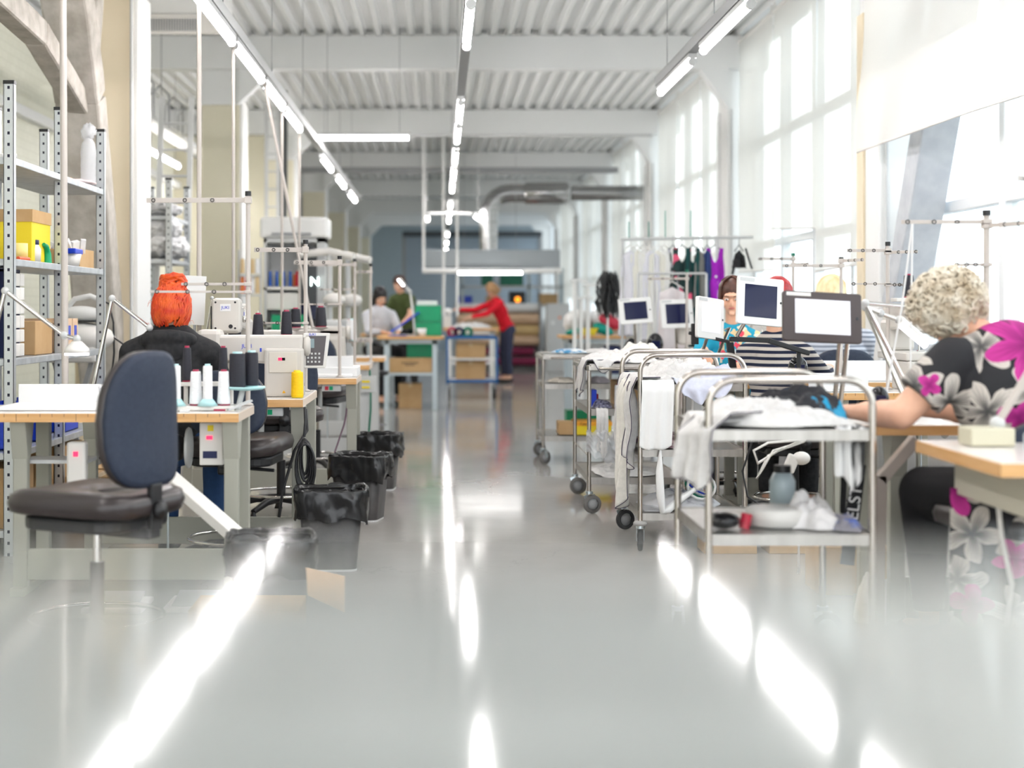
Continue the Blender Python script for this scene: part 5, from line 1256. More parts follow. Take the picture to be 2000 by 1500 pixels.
def stripes(name, c1, c2, period, duty=.5, wob=.02):
    m = mat(name, c1, .9); nt, N, L, b = nodes(m)
    tc = N.new('ShaderNodeTexCoord'); wv = N.new('ShaderNodeTexWave'); wv.bands_direction = 'Z'; wv.inputs['Scale'].default_value = 1 / period / 3.18 * 1.0; wv.inputs['Distortion'].default_value = 1.2; wv.inputs['Detail'].default_value = 1; wv.inputs['Detail Scale'].default_value = .4
    r = N.new('ShaderNodeValToRGB'); r.color_ramp.interpolation = 'CONSTANT'; r.color_ramp.elements[0].color = (*c1, 1); r.color_ramp.elements[1].color = (*c2, 1); r.color_ramp.elements[1].position = duty
    L.new(tc.outputs['Object'], wv.inputs['Vector']); L.new(wv.outputs['Fac'], r.inputs[0]); L.new(r.outputs[0], b.inputs['Base Color']); return m
M['bw'] = stripes('navy_and_oat_stripes', (.008, .012, .035), (.5, .46, .42), .037, .48)
M['gb'] = stripes('grey_blue_fine_stripes', (.2, .22, .27), (.5, .52, .58), .03, .45)
def floral():
    m = mat('black_floral_print', (.01, .01, .012), .75); nt, N, L, b = nodes(m)
    tc = N.new('ShaderNodeTexCoord')
    nzz = N.new('ShaderNodeTexNoise'); nzz.inputs['Scale'].default_value = 9; nzz.inputs['Detail'].default_value = 2
    ma = N.new('ShaderNodeVectorMath'); ma.operation = 'MULTIPLY_ADD'; ma.inputs[1].default_value = (.035, .035, .035)
    L.new(tc.outputs['Object'], nzz.inputs['Vector']); L.new(nzz.outputs['Color'], ma.inputs[0]); L.new(tc.outputs['Object'], ma.inputs[2])
    sx = N.new('ShaderNodeSeparateXYZ'); L.new(ma.outputs[0], sx.inputs[0]); cx_ = N.new('ShaderNodeCombineXYZ')
    L.new(sx.outputs['X'], cx_.inputs['X']); L.new(sx.outputs['Z'], cx_.inputs['Y'])
    def mth(op, a, b_=None, c=None):
        n_ = N.new('ShaderNodeMath'); n_.operation = op
        for k, v_ in enumerate((a, b_, c)):
            if v_ is None: continue
            if isinstance(v_, (int, float)): n_.inputs[k].default_value = v_
            else: L.new(v_, n_.inputs[k])
        return n_.outputs[0]
    def layer(scale, R_, petals, ramp, prev, off, pick):
        mp = N.new('ShaderNodeMapping'); mp.inputs['Location'].default_value = off; L.new(cx_.outputs[0], mp.inputs[0])
        v = N.new('ShaderNodeTexVoronoi'); v.voronoi_dimensions = '2D'; v.inputs['Scale'].default_value = scale; v.inputs['Randomness'].default_value = .8; L.new(mp.outputs[0], v.inputs['Vector'])
        df = N.new('ShaderNodeVectorMath'); df.operation = 'SUBTRACT'; L.new(mp.outputs[0], df.inputs[0]); L.new(v.outputs['Position'], df.inputs[1])
        s2 = N.new('ShaderNodeSeparateXYZ'); L.new(df.outputs[0], s2.inputs[0])
        ln = N.new('ShaderNodeVectorMath'); ln.operation = 'LENGTH'; L.new(df.outputs[0], ln.inputs[0])
        sel = N.new('ShaderNodeSeparateColor'); L.new(v.outputs['Color'], sel.inputs[0])
        th = mth('ARCTAN2', s2.outputs['Y'], s2.outputs['X'])
        ph = mth('MULTIPLY_ADD', th, petals / 2, mth('MULTIPLY', sel.outputs[1], 6.0))
        pr = mth('MULTIPLY_ADD', mth('ABSOLUTE', mth('COSINE', ph)), R_ * .68, R_ * .32)
        k = mth('DIVIDE', ln.outputs['Value'], pr)
        msk = mth('MULTIPLY', mth('LESS_THAN', k, 1.0), mth('LESS_THAN', sel.outputs[0], pick))
        st = mth('MULTIPLY', mth('SINE', mth('MULTIPLY', th, 38.0)), .13)
        rr = N.new('ShaderNodeValToRGB'); e = rr.color_ramp.elements; e[0].color = (*ramp[0], 1); e[0].position = .15; e[1].color = (*ramp[1], 1); e[1].position = .8
        L.new(mth('ADD', k, st), rr.inputs[0])
        mx = N.new('ShaderNodeMix'); mx.data_type = 'RGBA'; L.new(msk, mx.inputs['Factor']); L.new(rr.outputs[0], mx.inputs['B'])
        if prev is None: mx.inputs['A'].default_value = (.01, .01, .013, 1)
        else: L.new(prev, mx.inputs['A'])
        return mx.outputs['Result']
    p = layer(7, .1, 5, ((.05, .05, .05), (.5, .46, .42)), None, (0, 0, 0), .8)
    p = layer(9, .07, 4, ((.1, .1, .1), (.62, .57, .54)), p, (3, 1, 2), .55)
    for fx, fz, R_, pet, rt in ((.0, 1.09, .15, 7, .4), (-.33, .95, .042, 4, 1.2), (-.06, .84, .07, 3, 2.0), (.22, .9, .12, 6, .1), (-.3, .62, .09, 5, .3), (-.12, .4, .07, 5, .9), (-.26, .25, .07, 4, .2)):
        dx = mth('SUBTRACT', sx.outputs['X'], fx + .017); dz = mth('SUBTRACT', sx.outputs['Z'], fz + .017)
        rr_ = mth('SQRT', mth('ADD', mth('MULTIPLY', dx, dx), mth('MULTIPLY', dz, dz))); th = mth('ARCTAN2', dz, dx)
        k = mth('DIVIDE', rr_, mth('MULTIPLY_ADD', mth('ABSOLUTE', mth('COSINE', mth('MULTIPLY_ADD', th, pet / 2, rt))), R_ * .55, R_ * .45))
        rr = N.new('ShaderNodeValToRGB'); e = rr.color_ramp.elements; e[0].color = (.2, .0, .11, 1); e[0].position = .1; e[1].color = (.46, .025, .24, 1); e[1].position = .85
        L.new(mth('ADD', k, mth('MULTIPLY', mth('SINE', mth('MULTIPLY', th, 38.0)), .13)), rr.inputs[0])
        mx = N.new('ShaderNodeMix'); mx.data_type = 'RGBA'; L.new(mth('LESS_THAN', k, 1.0), mx.inputs['Factor']); L.new(p, mx.inputs['A']); L.new(rr.outputs[0], mx.inputs['B']); p = mx.outputs['Result']
    L.new(p, b.inputs['Base Color']); return m
M['floral'] = floral()
def triprint():
    m = mat('turquoise_triangle_print', (.01, .3, .45), .8); nt, N, L, b = nodes(m)
    tc = N.new('ShaderNodeTexCoord'); v = N.new('ShaderNodeTexVoronoi'); v.distance = 'MANHATTAN'; v.inputs['Scale'].default_value = 26
    sp = N.new('ShaderNodeSeparateColor'); r = N.new('ShaderNodeValToRGB'); r.color_ramp.interpolation = 'CONSTANT'
    cols = [(0, (.01, .3, .45)), (.45, (.7, .55, .3)), (.58, (.7, .06, .1)), (.72, (.01, .3, .45)), (.85, (.02, .35, .3)), (.93, (.7, .65, .5))]
    while len(r.color_ramp.elements) < len(cols): r.color_ramp.elements.new(.5)
    for e, (p_, c) in zip(r.color_ramp.elements, cols): e.position = p_; e.color = (*c, 1)
    L.new(tc.outputs['Object'], v.inputs['Vector']); L.new(v.outputs['Color'], sp.inputs[0]); L.new(sp.outputs[0], r.inputs[0])
    xy = N.new('ShaderNodeSeparateXYZ'); L.new(tc.outputs['Object'], xy.inputs[0])
    # print only on the chest
    g = N.new('ShaderNodeMath'); g.operation = 'GREATER_THAN'; g.inputs[1].default_value = .86; L.new(xy.outputs['Z'], g.inputs[0])
    g2 = N.new('ShaderNodeMath'); g2.operation = 'COMPARE'; g2.inputs[1].default_value = 0.02; g2.inputs[2].default_value = .13; L.new(xy.outputs['X'], g2.inputs[0])
    mu = N.new('ShaderNodeMath'); mu.operation = 'MULTIPLY'; L.new(g.outputs[0], mu.inputs[0]); L.new(g2.outputs[0], mu.inputs[1])
    mx = N.new('ShaderNodeMix'); mx.data_type = 'RGBA'; mx.inputs['A'].default_value = (.01, .3, .45, 1); L.new(mu.outputs[0], mx.inputs['Factor']); L.new(r.outputs[0], mx.inputs['B'])
    L.new(mx.outputs['Result'], b.inputs['Base Color']); return m
M['tri'] = triprint()
# red-haired woman, back to the camera
J = seated(-1.265, 6.95, .5, 5, lean=.02, torso_h=.47, headz=.155, hl=(-1.42, 7.3, .84), hr=(-1.1, 7.3, .84), feet=.08)
t = person('seated person with bright orange-red bun and black hoodie, back to the camera', J, None, None, ('bun', M['redhair']), topmat=M['clothk'], botmat=cloth('blue_denim', (.02, .06, .16)), face=False, vox=.011)
nk = J['neck']
b = B().tube([nk + V((.11 * math.cos(a), -.03 + .1 * math.sin(a), -.02 - .03 * math.sin(a))) for a in [k * PI / 8 for k in range(16)]], .032, 10, True); b.ell(nk + V((0, -.1, -.05)), (.1, .04, .07))
part('hood', b, M['clothk'], t, True, remesh=.012)
# curly-haired woman at the right
J = seated(1.98, 5.02, .46, -14, lean=.1, torso_h=.54, headz=.12, sh=.21, headoff=(.12, -.13), headface=(-.55, .6, -.75), hr=(1.66, 5.55, .84), el=(1.58, 5.08, .84), hl=(1.47, 5.42, .83))
J['hdL'] = (-.25, .95, -.05); J['upL'] = (0, 0, 1)
t = person('seated person with curly pale hair and black floral blouse, bent over the right table', J, None, None, ('curly', M['silver']), s=1.04, topmat=M['floral'], botmat=mat('black_trousers', (.006, .006, .008), .9), fat=1.32, sleeve='short', face=False, vox=.009)
part('skirt_hem', B().grid(lambda u, v: V((1.66 + .56 * u, 4.83 - .05 * math.sin(u * PI) + .02 * math.sin(u * 40) * (1 - v), .12 + .5 * v)), 60, 12), M['floral'], t, True, solid=.004)
part('collar', B().tube([J['neck'] + V((.13 * math.cos(k * PI / 8), -.01 + .1 * math.sin(k * PI / 8), -.035)) for k in range(16)], .018, 8, True), M['floral'], t, True)
# striped sweater woman (dark red hair), back to the camera
J = seated(1.9, 8.45, .42, 25, lean=.04, torso_h=.5, headz=.27, sh=.165, hr=(2.3, 8.8, .85), hl=(2.0, 8.85, .85), el=(1.8, 8.5, .82))
person('seated person in navy and oat striped sweater, dark red hair hidden by the tablets', J, None, None, ('bob', M['crimson']), topmat=M['bw'], botmat=M['clothk'], face=False)
J = seated(2.6, 9.82, .46, 3, lean=.05, torso_h=.52, headz=.24, sh=.22)
person('seated person with blond hair and grey striped shirt, behind the black-framed tablet', J, None, None, ('short', M['blond']), s=1.12, topmat=M['gb'], botmat=M['clothk'], face=False, fat=1.15)
J = seated(1.905, 9.62, .43, 196, lean=.04, torso_h=.53, headz=.26, sh=.18, headface=(-.3, -.95, -.25), hr=(1.65, 9.25, .95), er=(1.64, 9.5, .86), hl=(1.95, 9.3, .86))
J['hdR'] = (.1, -.5, -.45); J['upR'] = (0, -.7, .7); J['curl'] = .9
t = person('seated person with dark brown hair and turquoise triangle-print T-shirt, facing the camera', J, None, None, ('bob', M['brownhair']), topmat=M['tri'], botmat=M['clothk'], face=True, vox=.006, sleeve='mid')
text_part('TFUL', .05, M['paperw'], t, (1.875, 9.435, .93), (R(90), 0, 0), .002, 'print_lettering', True)
# far people
def standing(x, y, fdir, h=1.64, bend=0, hl=None, hr=None, headface=None, sh=.17):
    f = V((math.sin(R(fdir)), math.cos(R(fdir)), 0)); r = V((f.y, -f.x, 0)); k = h / 1.7
    pel = V((x, y, .93 * k)); a = R(bend); sp = V((0, 0, 1)) * math.cos(a) + f * math.sin(a)
    nk = pel + sp * .54 * k; J = dict(pelvis=pel, chest=pel + sp * .33 * k, neck=nk, head=nk + (sp * .5 + V((0, 0, .5))).normalized() * .17 * k + f * .03, shR=nk + r * sh - sp * .05, shL=nk - r * sh - sp * .05, face=headface or (f.x, f.y, -.4))
    J['wrR'] = V(hr) if hr else pel + f * .35 + r * .15 + V((0, 0, .1)); J['wrL'] = V(hl) if hl else pel + f * .35 - r * .15 + V((0, 0, .1))
    J['elR'] = J['shR'].lerp(J['wrR'], .5) + r * .05 - V((0, 0, .06)); J['elL'] = J['shL'].lerp(J['wrL'], .5) - r * .05 - V((0, 0, .06))
    for s_, q_ in (('R', 1), ('L', -1)):
        J['hip' + s_] = pel + r * q_ * .09; J['kn' + s_] = V((x, y, .49 * k)) + r * q_ * .1 + f * .03; J['an' + s_] = V((x, y, .09)) + r * q_ * .11
    return J
J = standing(1.12, 24.6, 252, 1.62, bend=24, hl=(.5, 24.2, 1.08), hr=(.3, 24.6, 1.2), headface=(-.7, -.3, -.6))
person('standing person in red sweater and dark trousers reaching over the far white table', J, None, None, ('bob', M['lightbrown']), topmat=cloth('red_knit', (.62, .005, .02)), botmat=cloth('dark_jeans', (.03, .035, .07)), vox=.012)
J = seated(-.82, 19, .6, 150, lean=.1, torso_h=.5, headface=(.3, -.8, -.6))
person('person with long black hair and pale top working at the far left table', J, None, None, ('long', M['blackhair']), topmat=cloth('pale_grey_top', (.5, .5, .54)), botmat=M['clothk'], vox=.012)
J = standing(-.46, 22, 215, 1.66, bend=20)
person('person in olive T-shirt bending behind the green crates', J, None, None, ('short', M['brownhair']), topmat=cloth('olive_cotton', (.05, .07, .02)), botmat=M['clothk'], vox=.012, sleeve='short')
# ---------------------------------------------------------------- cloth on the trolleys
PIPING = mat('dark_piping', (.03, .02, .06), .6)
def heap(name, cx, cy, z, rx, ry, h, m, label, cat='clothes', seed=0, wob=.3, ridges=6, group=None):
    b = B(); nu, nv = 96, 34; vs = []
    for j in range(nv + 1):
        k = j / nv
        for i in range(nu):
            a = 2 * PI * i / nu; ca, sa = math.cos(a), math.sin(a)
            R_ = (1 + wob * nz(ca * 1.6 + seed, sa * 1.6, seed)) * k
            x, y = rx * ca * R_, ry * sa * R_
            f = (1 - k ** 3) * (.6 + .7 * abs(nz(x * ridges * 1.5 + seed, y * ridges * 2.2, seed))) + .2 * (1 - k ** 4) * nz(x * ridges * 3, y * ridges * 3, seed + 3)
            wx_ = x * 9 + 2.5 * nz(x * 6, y * 6, seed + 7); wy_ = y * 13 + 2.5 * nz(x * 5 + 9, y * 5, seed)
            rd = max(0, 1 - 3.2 * abs(nz(wx_, wy_, seed + 5))) ** 2
            f = f * .85 + .2 * rd * (1 - k ** 5) * (1 if h > .03 else .3)
            vs.append((cx + x, cy + y, z + .003 + max(0, h * f)))
    b.add(vs, [(j * nu + i, j * nu + (i + 1) % nu, (j + 1) * nu + (i + 1) % nu, (j + 1) * nu + i) for j in range(nv) for i in range(nu)] + [tuple(nv * nu + i for i in range(nu))[::-1]], True)
    return single(name, b, M[m] if isinstance(m, str) else m, label, cat, group)
def drape(name, p0, p1, inn, drop, m, label, cat='clothes', seed=0, amp=.012, folds=3, rag=.05, taper=0, skew=0, group=None, out=.018, parent=None, lie=.12):
    """cloth lying lie deep on a surface along p0-p1 then hanging down by drop; inn = inward direction"""
    p0, p1, inn = V(p0), V(p1), V(inn).normalized()
    def fn(u, v):
        L_ = lie + drop; s = v * (L_ + rag * 1.6 * nz(u * 2.2 + seed, seed * 2) - rag * .7 * (2 * u - 1) ** 2) ; w_ = 1 - taper * max(0, (s - lie) / max(drop, .01)); uu = .5 + (u - .5) * w_
        p = p0.lerp(p1, uu); fo = amp * math.sin(u * folds * 2 * PI + seed) + amp * 1.5 * nz(u * 4 + seed, v * 2.5) * (.4 + v)
        if s < lie: return p + inn * (lie - s) + V((0, 0, .014 + .3 * fo + .004))
        d = s - lie; k = min(1, d / .03)
        return p - inn * (out * k + fo * min(1, d / .1)) + V((0, 0, .014 * (1 - k) - d)) + (p1 - p0).normalized() * skew * d
    b = B(); b.grid(fn, 28, 40)
    mm = M[m] if isinstance(m, str) else m
    o = single(name, b, mm, label, cat, group, solid=.004)
    if 'shirt' in name or 'sleeve' in name:
        ORG[o] = o.location.copy()
        for u in (0, 1): part('piping', B().tube([fn(u, v / 30) - inn * .003 for v in range(31)], .0022, 5), PIPING, o, True)
        part('hem', B().tube([fn(u / 28, 1) for u in range(29)], .0025, 5), PIPING, o, True)
    return o
g = None
# farthest trolley
heap('folded_garment', 1.03, 11.85, .857, .15, .22, .035, noisy('blue_white_black_print', (.02, .2, .4), (.7, .72, .72), 14, .8, lo=.45, hi=.55), 'blue, black and white printed garment on the farthest trolley', seed=2)
heap('folded_garment', 1.26, 11.85, .857, .12, .25, .04, 'clothw', 'stack of white garments on the farthest trolley', seed=3, wob=.15)
heap('lace_scraps', .98, 11.8, .627, .13, .2, .04, cloth('ecru_lace', (.6, .55, .48)), 'cream lace scraps on the middle tray of the farthest trolley', 'fabric', seed=4)
heap('dark_scraps', 1.25, 11.75, .627, .1, .2, .05, cloth('grey_scraps', (.2, .18, .2)), 'grey cloth scraps on the middle tray of the farthest trolley', 'fabric', seed=5)
t = carton(.93, 1.05, 11.6, 11.85, .222, .32, 'small brown box left of the yellow one on the farthest trolley', tape=False)
t = carton(1.06, 1.34, 11.58, 11.9, .222, .31, 'yellow printed box with orange lid on the farthest trolley', 'yellow', tape=False)
part('lid', B().box(1.055, 1.345, 11.575, 11.905, .295, .325), mat('orange_lid', (.8, .35, .02), .5), t, True)
text_part('Catok', .03, M['black'], t, (1.13, 11.573, .31), (R(90), 0, 0), .001, 'printed_lettering', True)
t = carton(1.02, 1.36, 11.92, 12.15, .222, .39, 'green plastic crate behind the yellow box on the farthest trolley', 'green', 'crate', 'storage_crate', tape=False)
# second trolley
heap('folded_shirt', 1.12, 9.2, .882, .24, .38, .075, 'clothw', 'white shirts piled along the second trolley', seed=7, ridges=5)
heap('folded_shirt', 1.28, 9.5, .9, .15, .14, .1, cloth('cream_cloth', (.7, .68, .63)), 'cream folded cloth at the back of the second trolley', seed=8)
def piped(name, *a, **k):
    o = drape(name, *a, **k); return o
drape('white_shirt', (.87, 8.78, .885), (.87, 9.1, .885), (1, 0, 0), .2, 'clothw', 'white shirt sleeve hanging off the near left corner of the second trolley', seed=3, skew=.3, amp=.015)
drape('white_shirt', (.9, 8.75, .885), (1.12, 8.75, .885), (0, 1, 0), .03, 'clothw', 'white shirt edge lapping over the near rim of the second trolley', seed=13, lie=.2)
t = carton(1.08, 1.3, 9.0, 9.4, .612, .76, 'open brown box on the middle tray of the second trolley', tape=False)
cone(1.07, 8.83, .612, 'white', .14, .032, 'white thread cone with dark red base on the middle tray of the second trolley', style='tube')
heap('trim_bundle', .975, 8.9, .612, .06, .1, .06, noisy('dark_blue_sequin', (.02, .02, .06), (.3, .3, .4), 60, .3), 'dark glittery trim bundle beside the white cone', 'trim', seed=9)
single('blue_marker_box', B().box(.91, .94, 8.9, 9.05, .612, .72), M['blue'], 'slim blue box at the left of the second trolley', 'box', bevel=.002)
single('red_marker_box', B().box(.945, .96, 8.98, 9.05, .612, .69), M['red'], 'slim red box beside the slim blue one', 'box', bevel=.002)
heap('white_scraps', 1.12, 9.1, .207, .22, .34, .05, 'clothw', 'white cut pieces on the bottom tray of the second trolley', 'fabric', seed=10)
single('plastic_bag', B().grid(lambda u, v: V((.86 + .22 * u * (1 - .3 * v), 8.73 + .02 * nz(u * 6, v * 6) - .02 * v, .36 + .13 * v - .1 * u * (1 - v) + .01 * math.sin(u * 20))), 30, 20), M['film'], 'clear plastic bag snagged on the side of the second trolley', 'bag')
drape('white_strip', (.92, 8.735, .6), (.99, 8.735, .6), (0, 1, 0), .26, 'clothw', 'white cloth strip hanging between the second trolley trays', seed=5, lie=.05, amp=.006)
# third trolley: heap and hanging garments
heap('white_shirt', 1.25, 7.75, .838, .25, .36, .12, 'clothw', 'heaped white garments filling the top tray of the third trolley', seed=12, ridges=4, wob=.12)
heap('lilac_shirt', 1.4, 7.5, .838, .12, .14, .1, cloth('pale_lilac_cloth', (.6, .62, .74)), 'pale lilac garment bunched at the near right of the third trolley', seed=13)
drape('white_shirt', (.985, 7.42, .84), (.985, 7.72, .84), (1, 0, 0), .42, 'clothw', 'long white sleeve hanging down the left side of the third trolley, nearest', seed=1, amp=.02, skew=-.15, taper=.35)
drape('white_shirt', (.985, 7.75, .84), (.985, 8.08, .84), (1, 0, 0), .5, 'clothw', 'long white sleeve hanging down the left side of the third trolley, farthest', seed=6, amp=.02, skew=.1, taper=.45)
drape('cream_shirt', (.97, 7.6, .82), (.97, 7.9, .82), (1, 0, 0), .62, cloth('cream_cloth', (.7, .68, .63)), 'cream garment with dark seam hanging between the two long white sleeves', seed=4, amp=.02, taper=.5)
drape('cut_cloth_piece', (1.0, 7.352, .83), (1.16, 7.352, .83), (0, 1, 0), .32, M['paperw'], 'flat white cut panel hanging over the near end of the third trolley', cat='fabric', seed=2, amp=.004, rag=.02, skew=-.05)
drape('white_garment', (1.16, 7.352, .84), (1.46, 7.352, .84), (0, 1, 0), .1, cloth('pale_lilac_cloth', (.6, .62, .74)), 'pale garment sagging over the near end of the third trolley', seed=8, taper=.5, amp=.01)
single('elastic_band', B().tube([(1.09, 7.335, .52), (1.085, 7.335, .4), (1.09, 7.335, .28), (1.1, 7.34, .2), (1.13, 7.38, .2), (1.2, 7.42, .25), (1.28, 7.45, .3)], [.004, .02, .022, .014, .02, .02, .012], 6), M['paperw'], 'white elastic tape trailing to the bottom tray of the third trolley', 'elastic')
heap('lace_pile', 1.2, 7.7, .507, .2, .3, .06, noisy('mixed_lace', (.12, .04, .1), (.5, .38, .36), 16, .7, lo=.4, hi=.6), 'mixed dark lace and trims on the middle tray of the third trolley', 'fabric', seed=14)
heap('pink_lace', 1.32, 7.5, .507, .05, .07, .09, cloth('hot_pink_lace', (.6, .02, .25)), 'hot pink lace bunch on the middle tray of the third trolley', 'fabric', seed=15)
heap('paper_cuttings', 1.25, 7.75, .192, .2, .3, .07, noisy('cuttings', (.75, .75, .78), (.25, .25, .3), 10, .6, lo=.55, hi=.7), 'white cuttings and patterns on the bottom tray of the third trolley', 'paper', seed=16)
for k in range(5):
    single('tape_loop', B().tube([(1.33 + .07 * math.cos(a + k), 7.55 + .05 * k + .02 * math.sin(a), .3 + .06 * math.sin(a + k * .7)) for a in [j * PI / 8 for j in range(16)]], .007, 5, True), [M['paperw'], M['dgreen'], M['paperw'], M['blue'], M['paperw']][k], '%s tape loop curled on the bottom tray of the third trolley' % ['nearest white', 'dark green', 'middle white', 'blue', 'farthest white'][k], 'tape')
single('plastic_pouch', B().box(1.02, 1.16, 7.4, 7.6, .194, .2), M['film'], 'flat clear pouch with red edge on the bottom tray', 'pouch')
# nearest trolley
heap('white_cloth', 1.07, 5.0, .822, .2, .26, .1, 'clothw', 'thick white cloth pile on the left of the nearest trolley', seed=21, ridges=4, wob=.1)
heap('white_cloth', 1.18, 4.88, .822, .18, .1, .075, 'clothw', 'white cloth fold along the near edge of the nearest trolley', seed=25, ridges=6)
heap('black_garment', 1.22, 5.12, .822, .17, .2, .125, noisy('black_turquoise_print', (.012, .012, .016), (.0, .25, .45), 11, .8, lo=.58, hi=.62), 'black garment with turquoise flowers on the nearest trolley', seed=22)
drape('white_cloth', (.85, 4.78, .83), (.85, 5.12, .83), (1, 0, 0), .16, 'clothw', 'white cloth falling off the left side of the nearest trolley', seed=4, amp=.02, skew=.15)
drape('white_sleeve', (.93, 4.745, .85), (.84, 4.9, .83), (.8, .5, 0), .2, 'clothw', 'thick white sleeve sticking out at the near left corner of the trolley', seed=9, amp=.012, out=.07, lie=.14, skew=.1)
drape('white_lacing', (1.28, 4.78, .8), (1.38, 4.78, .8), (0, 1, 0), .17, noisy('black_white_straps', (.75, .75, .75), (.05, .05, .05), 30, .8, stretch=(1, 1, .05), lo=.5, hi=.56), 'black and white straps hanging inside the near right corner of the trolley', cat='fabric', seed=5, out=-.03, amp=.01)
t = drape('lettered_strap', (1.36, 5.0, .78), (1.36, 5.07, .78), (1, 0, 0), .3, 'clothk', 'black strap with white lettering hanging at the right of the nearest trolley', cat='strap', seed=1, out=-.01, amp=.002, lie=.02)
for x_, s_, z_ in ((1.33, 'GAELST', .62),):
    pass
t = thing('lettered_band', 'black band printed CAELST in white beside the curly-haired woman', 'band', (1.47, 5.3, .3))
part('band', B().cbox((1.475, 5.3, .47), (.05, .006, .36), (0, .12, 0)), M['clothk'], t, True)
text_part('CAELST', .06, M['paperw'], t, (1.475, 5.295, .47), (R(90), R(-83), 0), .001, 'print_lettering', True)
single('white_box', B().lathe([(.001, 0), (.09, 0), (.1, .01), (.1, .055), (.09, .062), (.001, .062)], (1.12, 4.95, .481)), M['offwhite'], 'round off-white tape spool on the lower tray of the nearest trolley', 'spool')
heap('crumpled_bag', 1.235, 4.95, .481, .1, .13, .11, noisy('crumpled_white_plastic', (.68, .66, .66), (.8, .78, .78), 10, .35, bump=.4), 'crumpled white plastic bag on the lower tray of the nearest trolley', 'bag', seed=23, ridges=9)
heap('clear_bag', 1.33, 4.9, .481, .06, .12, .05, noisy('blue_grey_packets', (.25, .24, .28), (.05, .12, .5), 12, .3, lo=.5, hi=.6), 'grey and blue packets at the right of the lower tray', 'packet', seed=24)
single('black_pouch', B().ell((.93, 4.87, .51), (.055, .06, .028)), M['gloss'], 'small black pouch on the lower tray of the nearest trolley', 'pouch')
single('red_spool', B().cyl((1.0, 4.88, .482), (1.01, 4.88, .53), .018), M['red'], 'small red spool between the black pouch and the white spool', 'spool')
t = thing('water_container', 'pale translucent bottle with dark cap behind the crumpled bag', 'bottle', (1.2, 5.2, .481))
part('bottle', B().lathe([(.001, 0), (.045, 0), (.045, .12), (.03, .15), (.001, .15)]), mat('translucent_blue_bottle', (.5, .6, .64), .2), t); part('cap', B().cyl((0, 0, .148), (0, 0, .175), .03), M['black'], t)
# power strip and cables between the trolleys and the tables
t = thing('power_strip', 'white coiled extension cable with plug hanging under the right table', 'power strip', (1.55, 6.6, .45))
part('plug_block', B().cbox(P(1545, 905, 6.6), (.05, .04, .08), (0, .4, 0)), M['offwhite'], t, True, bevel=.008)
part('plug_block', B().ell(P(1565, 895, 6.6), (.04, .03, .03)), M['offwhite'], t, True)
part('cable', B().tube([P(1560, 860, 6.6), P(1500, 865, 6.6), P(1472, 880, 6.55), P(1480, 905, 6.6), P(1520, 880, 6.65), P(1570, 862, 6.6), P(1580, 850, 6.62), P(1580, 800, 6.62)], .006, 6), M['offwhite'], t, True)
part('cable', B().tube([P(1570, 862, 6.7), P(1510, 880, 6.6), P(1490, 915, 6.6), P(1478, 935, 6.6), P(1500, 890, 6.65), P(1575, 855, 6.6)], .005, 6), M['offwhite'], t, True)
part('cable', B().tube([P(1545, 915, 6.6), P(1530, 935, 6.6), P(1540, 960, 6.6), P(1560, 985, 6.6), P(1560, 1120, 6.6)], .005, 6), M['offwhite'], t, True)
single('black_cable', B().tube([P(1500, 800, 6.9), P(1470, 860, 6.9), P(1450, 920, 6.9), P(1460, 970, 6.9), P(1520, 1010, 6.9), (2.0, 7.1, .012)], .005, 6), M['black'], 'thin black cable sagging behind the nearest trolley', 'cable')
single('black_cable', B().tube([P(598, 800, 7.3), P(600, 840, 7.2), P(575, 880, 7.15), P(552, 960, 7.1), P(545, 1010, 7.1)], .007, 6), M['black'], 'black cable slanting down under the second left table', 'cable')
t = thing('cable_coil', 'coil of black cable hanging at the corner of the second left table', 'cable', (-.66, 7.1, .45))
for k in range(6):
    part('loop', B().tube([V((-.648 + .004 * (k % 3) + (.016 + .006 * k) * math.cos(a), 7.12 - .01 * k, .495 + (.085 + .006 * k) * math.sin(a) - .01 * k)) for a in [j * PI / 10 for j in range(20)]], .007, 6, True), M['black'], t, True)
part('tail', B().tube([(-.65, 7.12, .59), (-.645, 7.12, .66), (-.65, 7.15, .73)], .007, 6), M['black'], t, True)
single('grey_cable', B().tube([P(680, 765, 9.45), P(676, 810, 9.4), P(672, 830, 9.4), P(655, 880, 9.3), P(645, 930, 9.2)], .006, 6), mat('mauve_cable', (.12, .07, .1), .5), 'dark cable with tag hanging below the third left table', 'cable')
single('green_cable', B().tube([P(722, 722, 11.7), P(724, 760, 11.65), P(724, 800, 11.6), P(720, 850, 11.6)], .008, 6), M['dgreen'], 'dark green cable down the leg of the fourth left table', 'cable')
single('switch_cabinet', B().box(-.62, -.5, 11.63, 11.7, .55, .68), M['ltgrey'], 'light grey switch box with yellow labels at the fourth left table', 'switch box', bevel=.005)
for k in range(2):
    single('yellow_label', B().box(-.61, -.55, 11.618, 11.629, .585 + .045 * k, .6 + .045 * k), M['yellow'], 'yellow label strip, %s on the grey switch box' % ['lower one', 'upper one'][k], 'label')
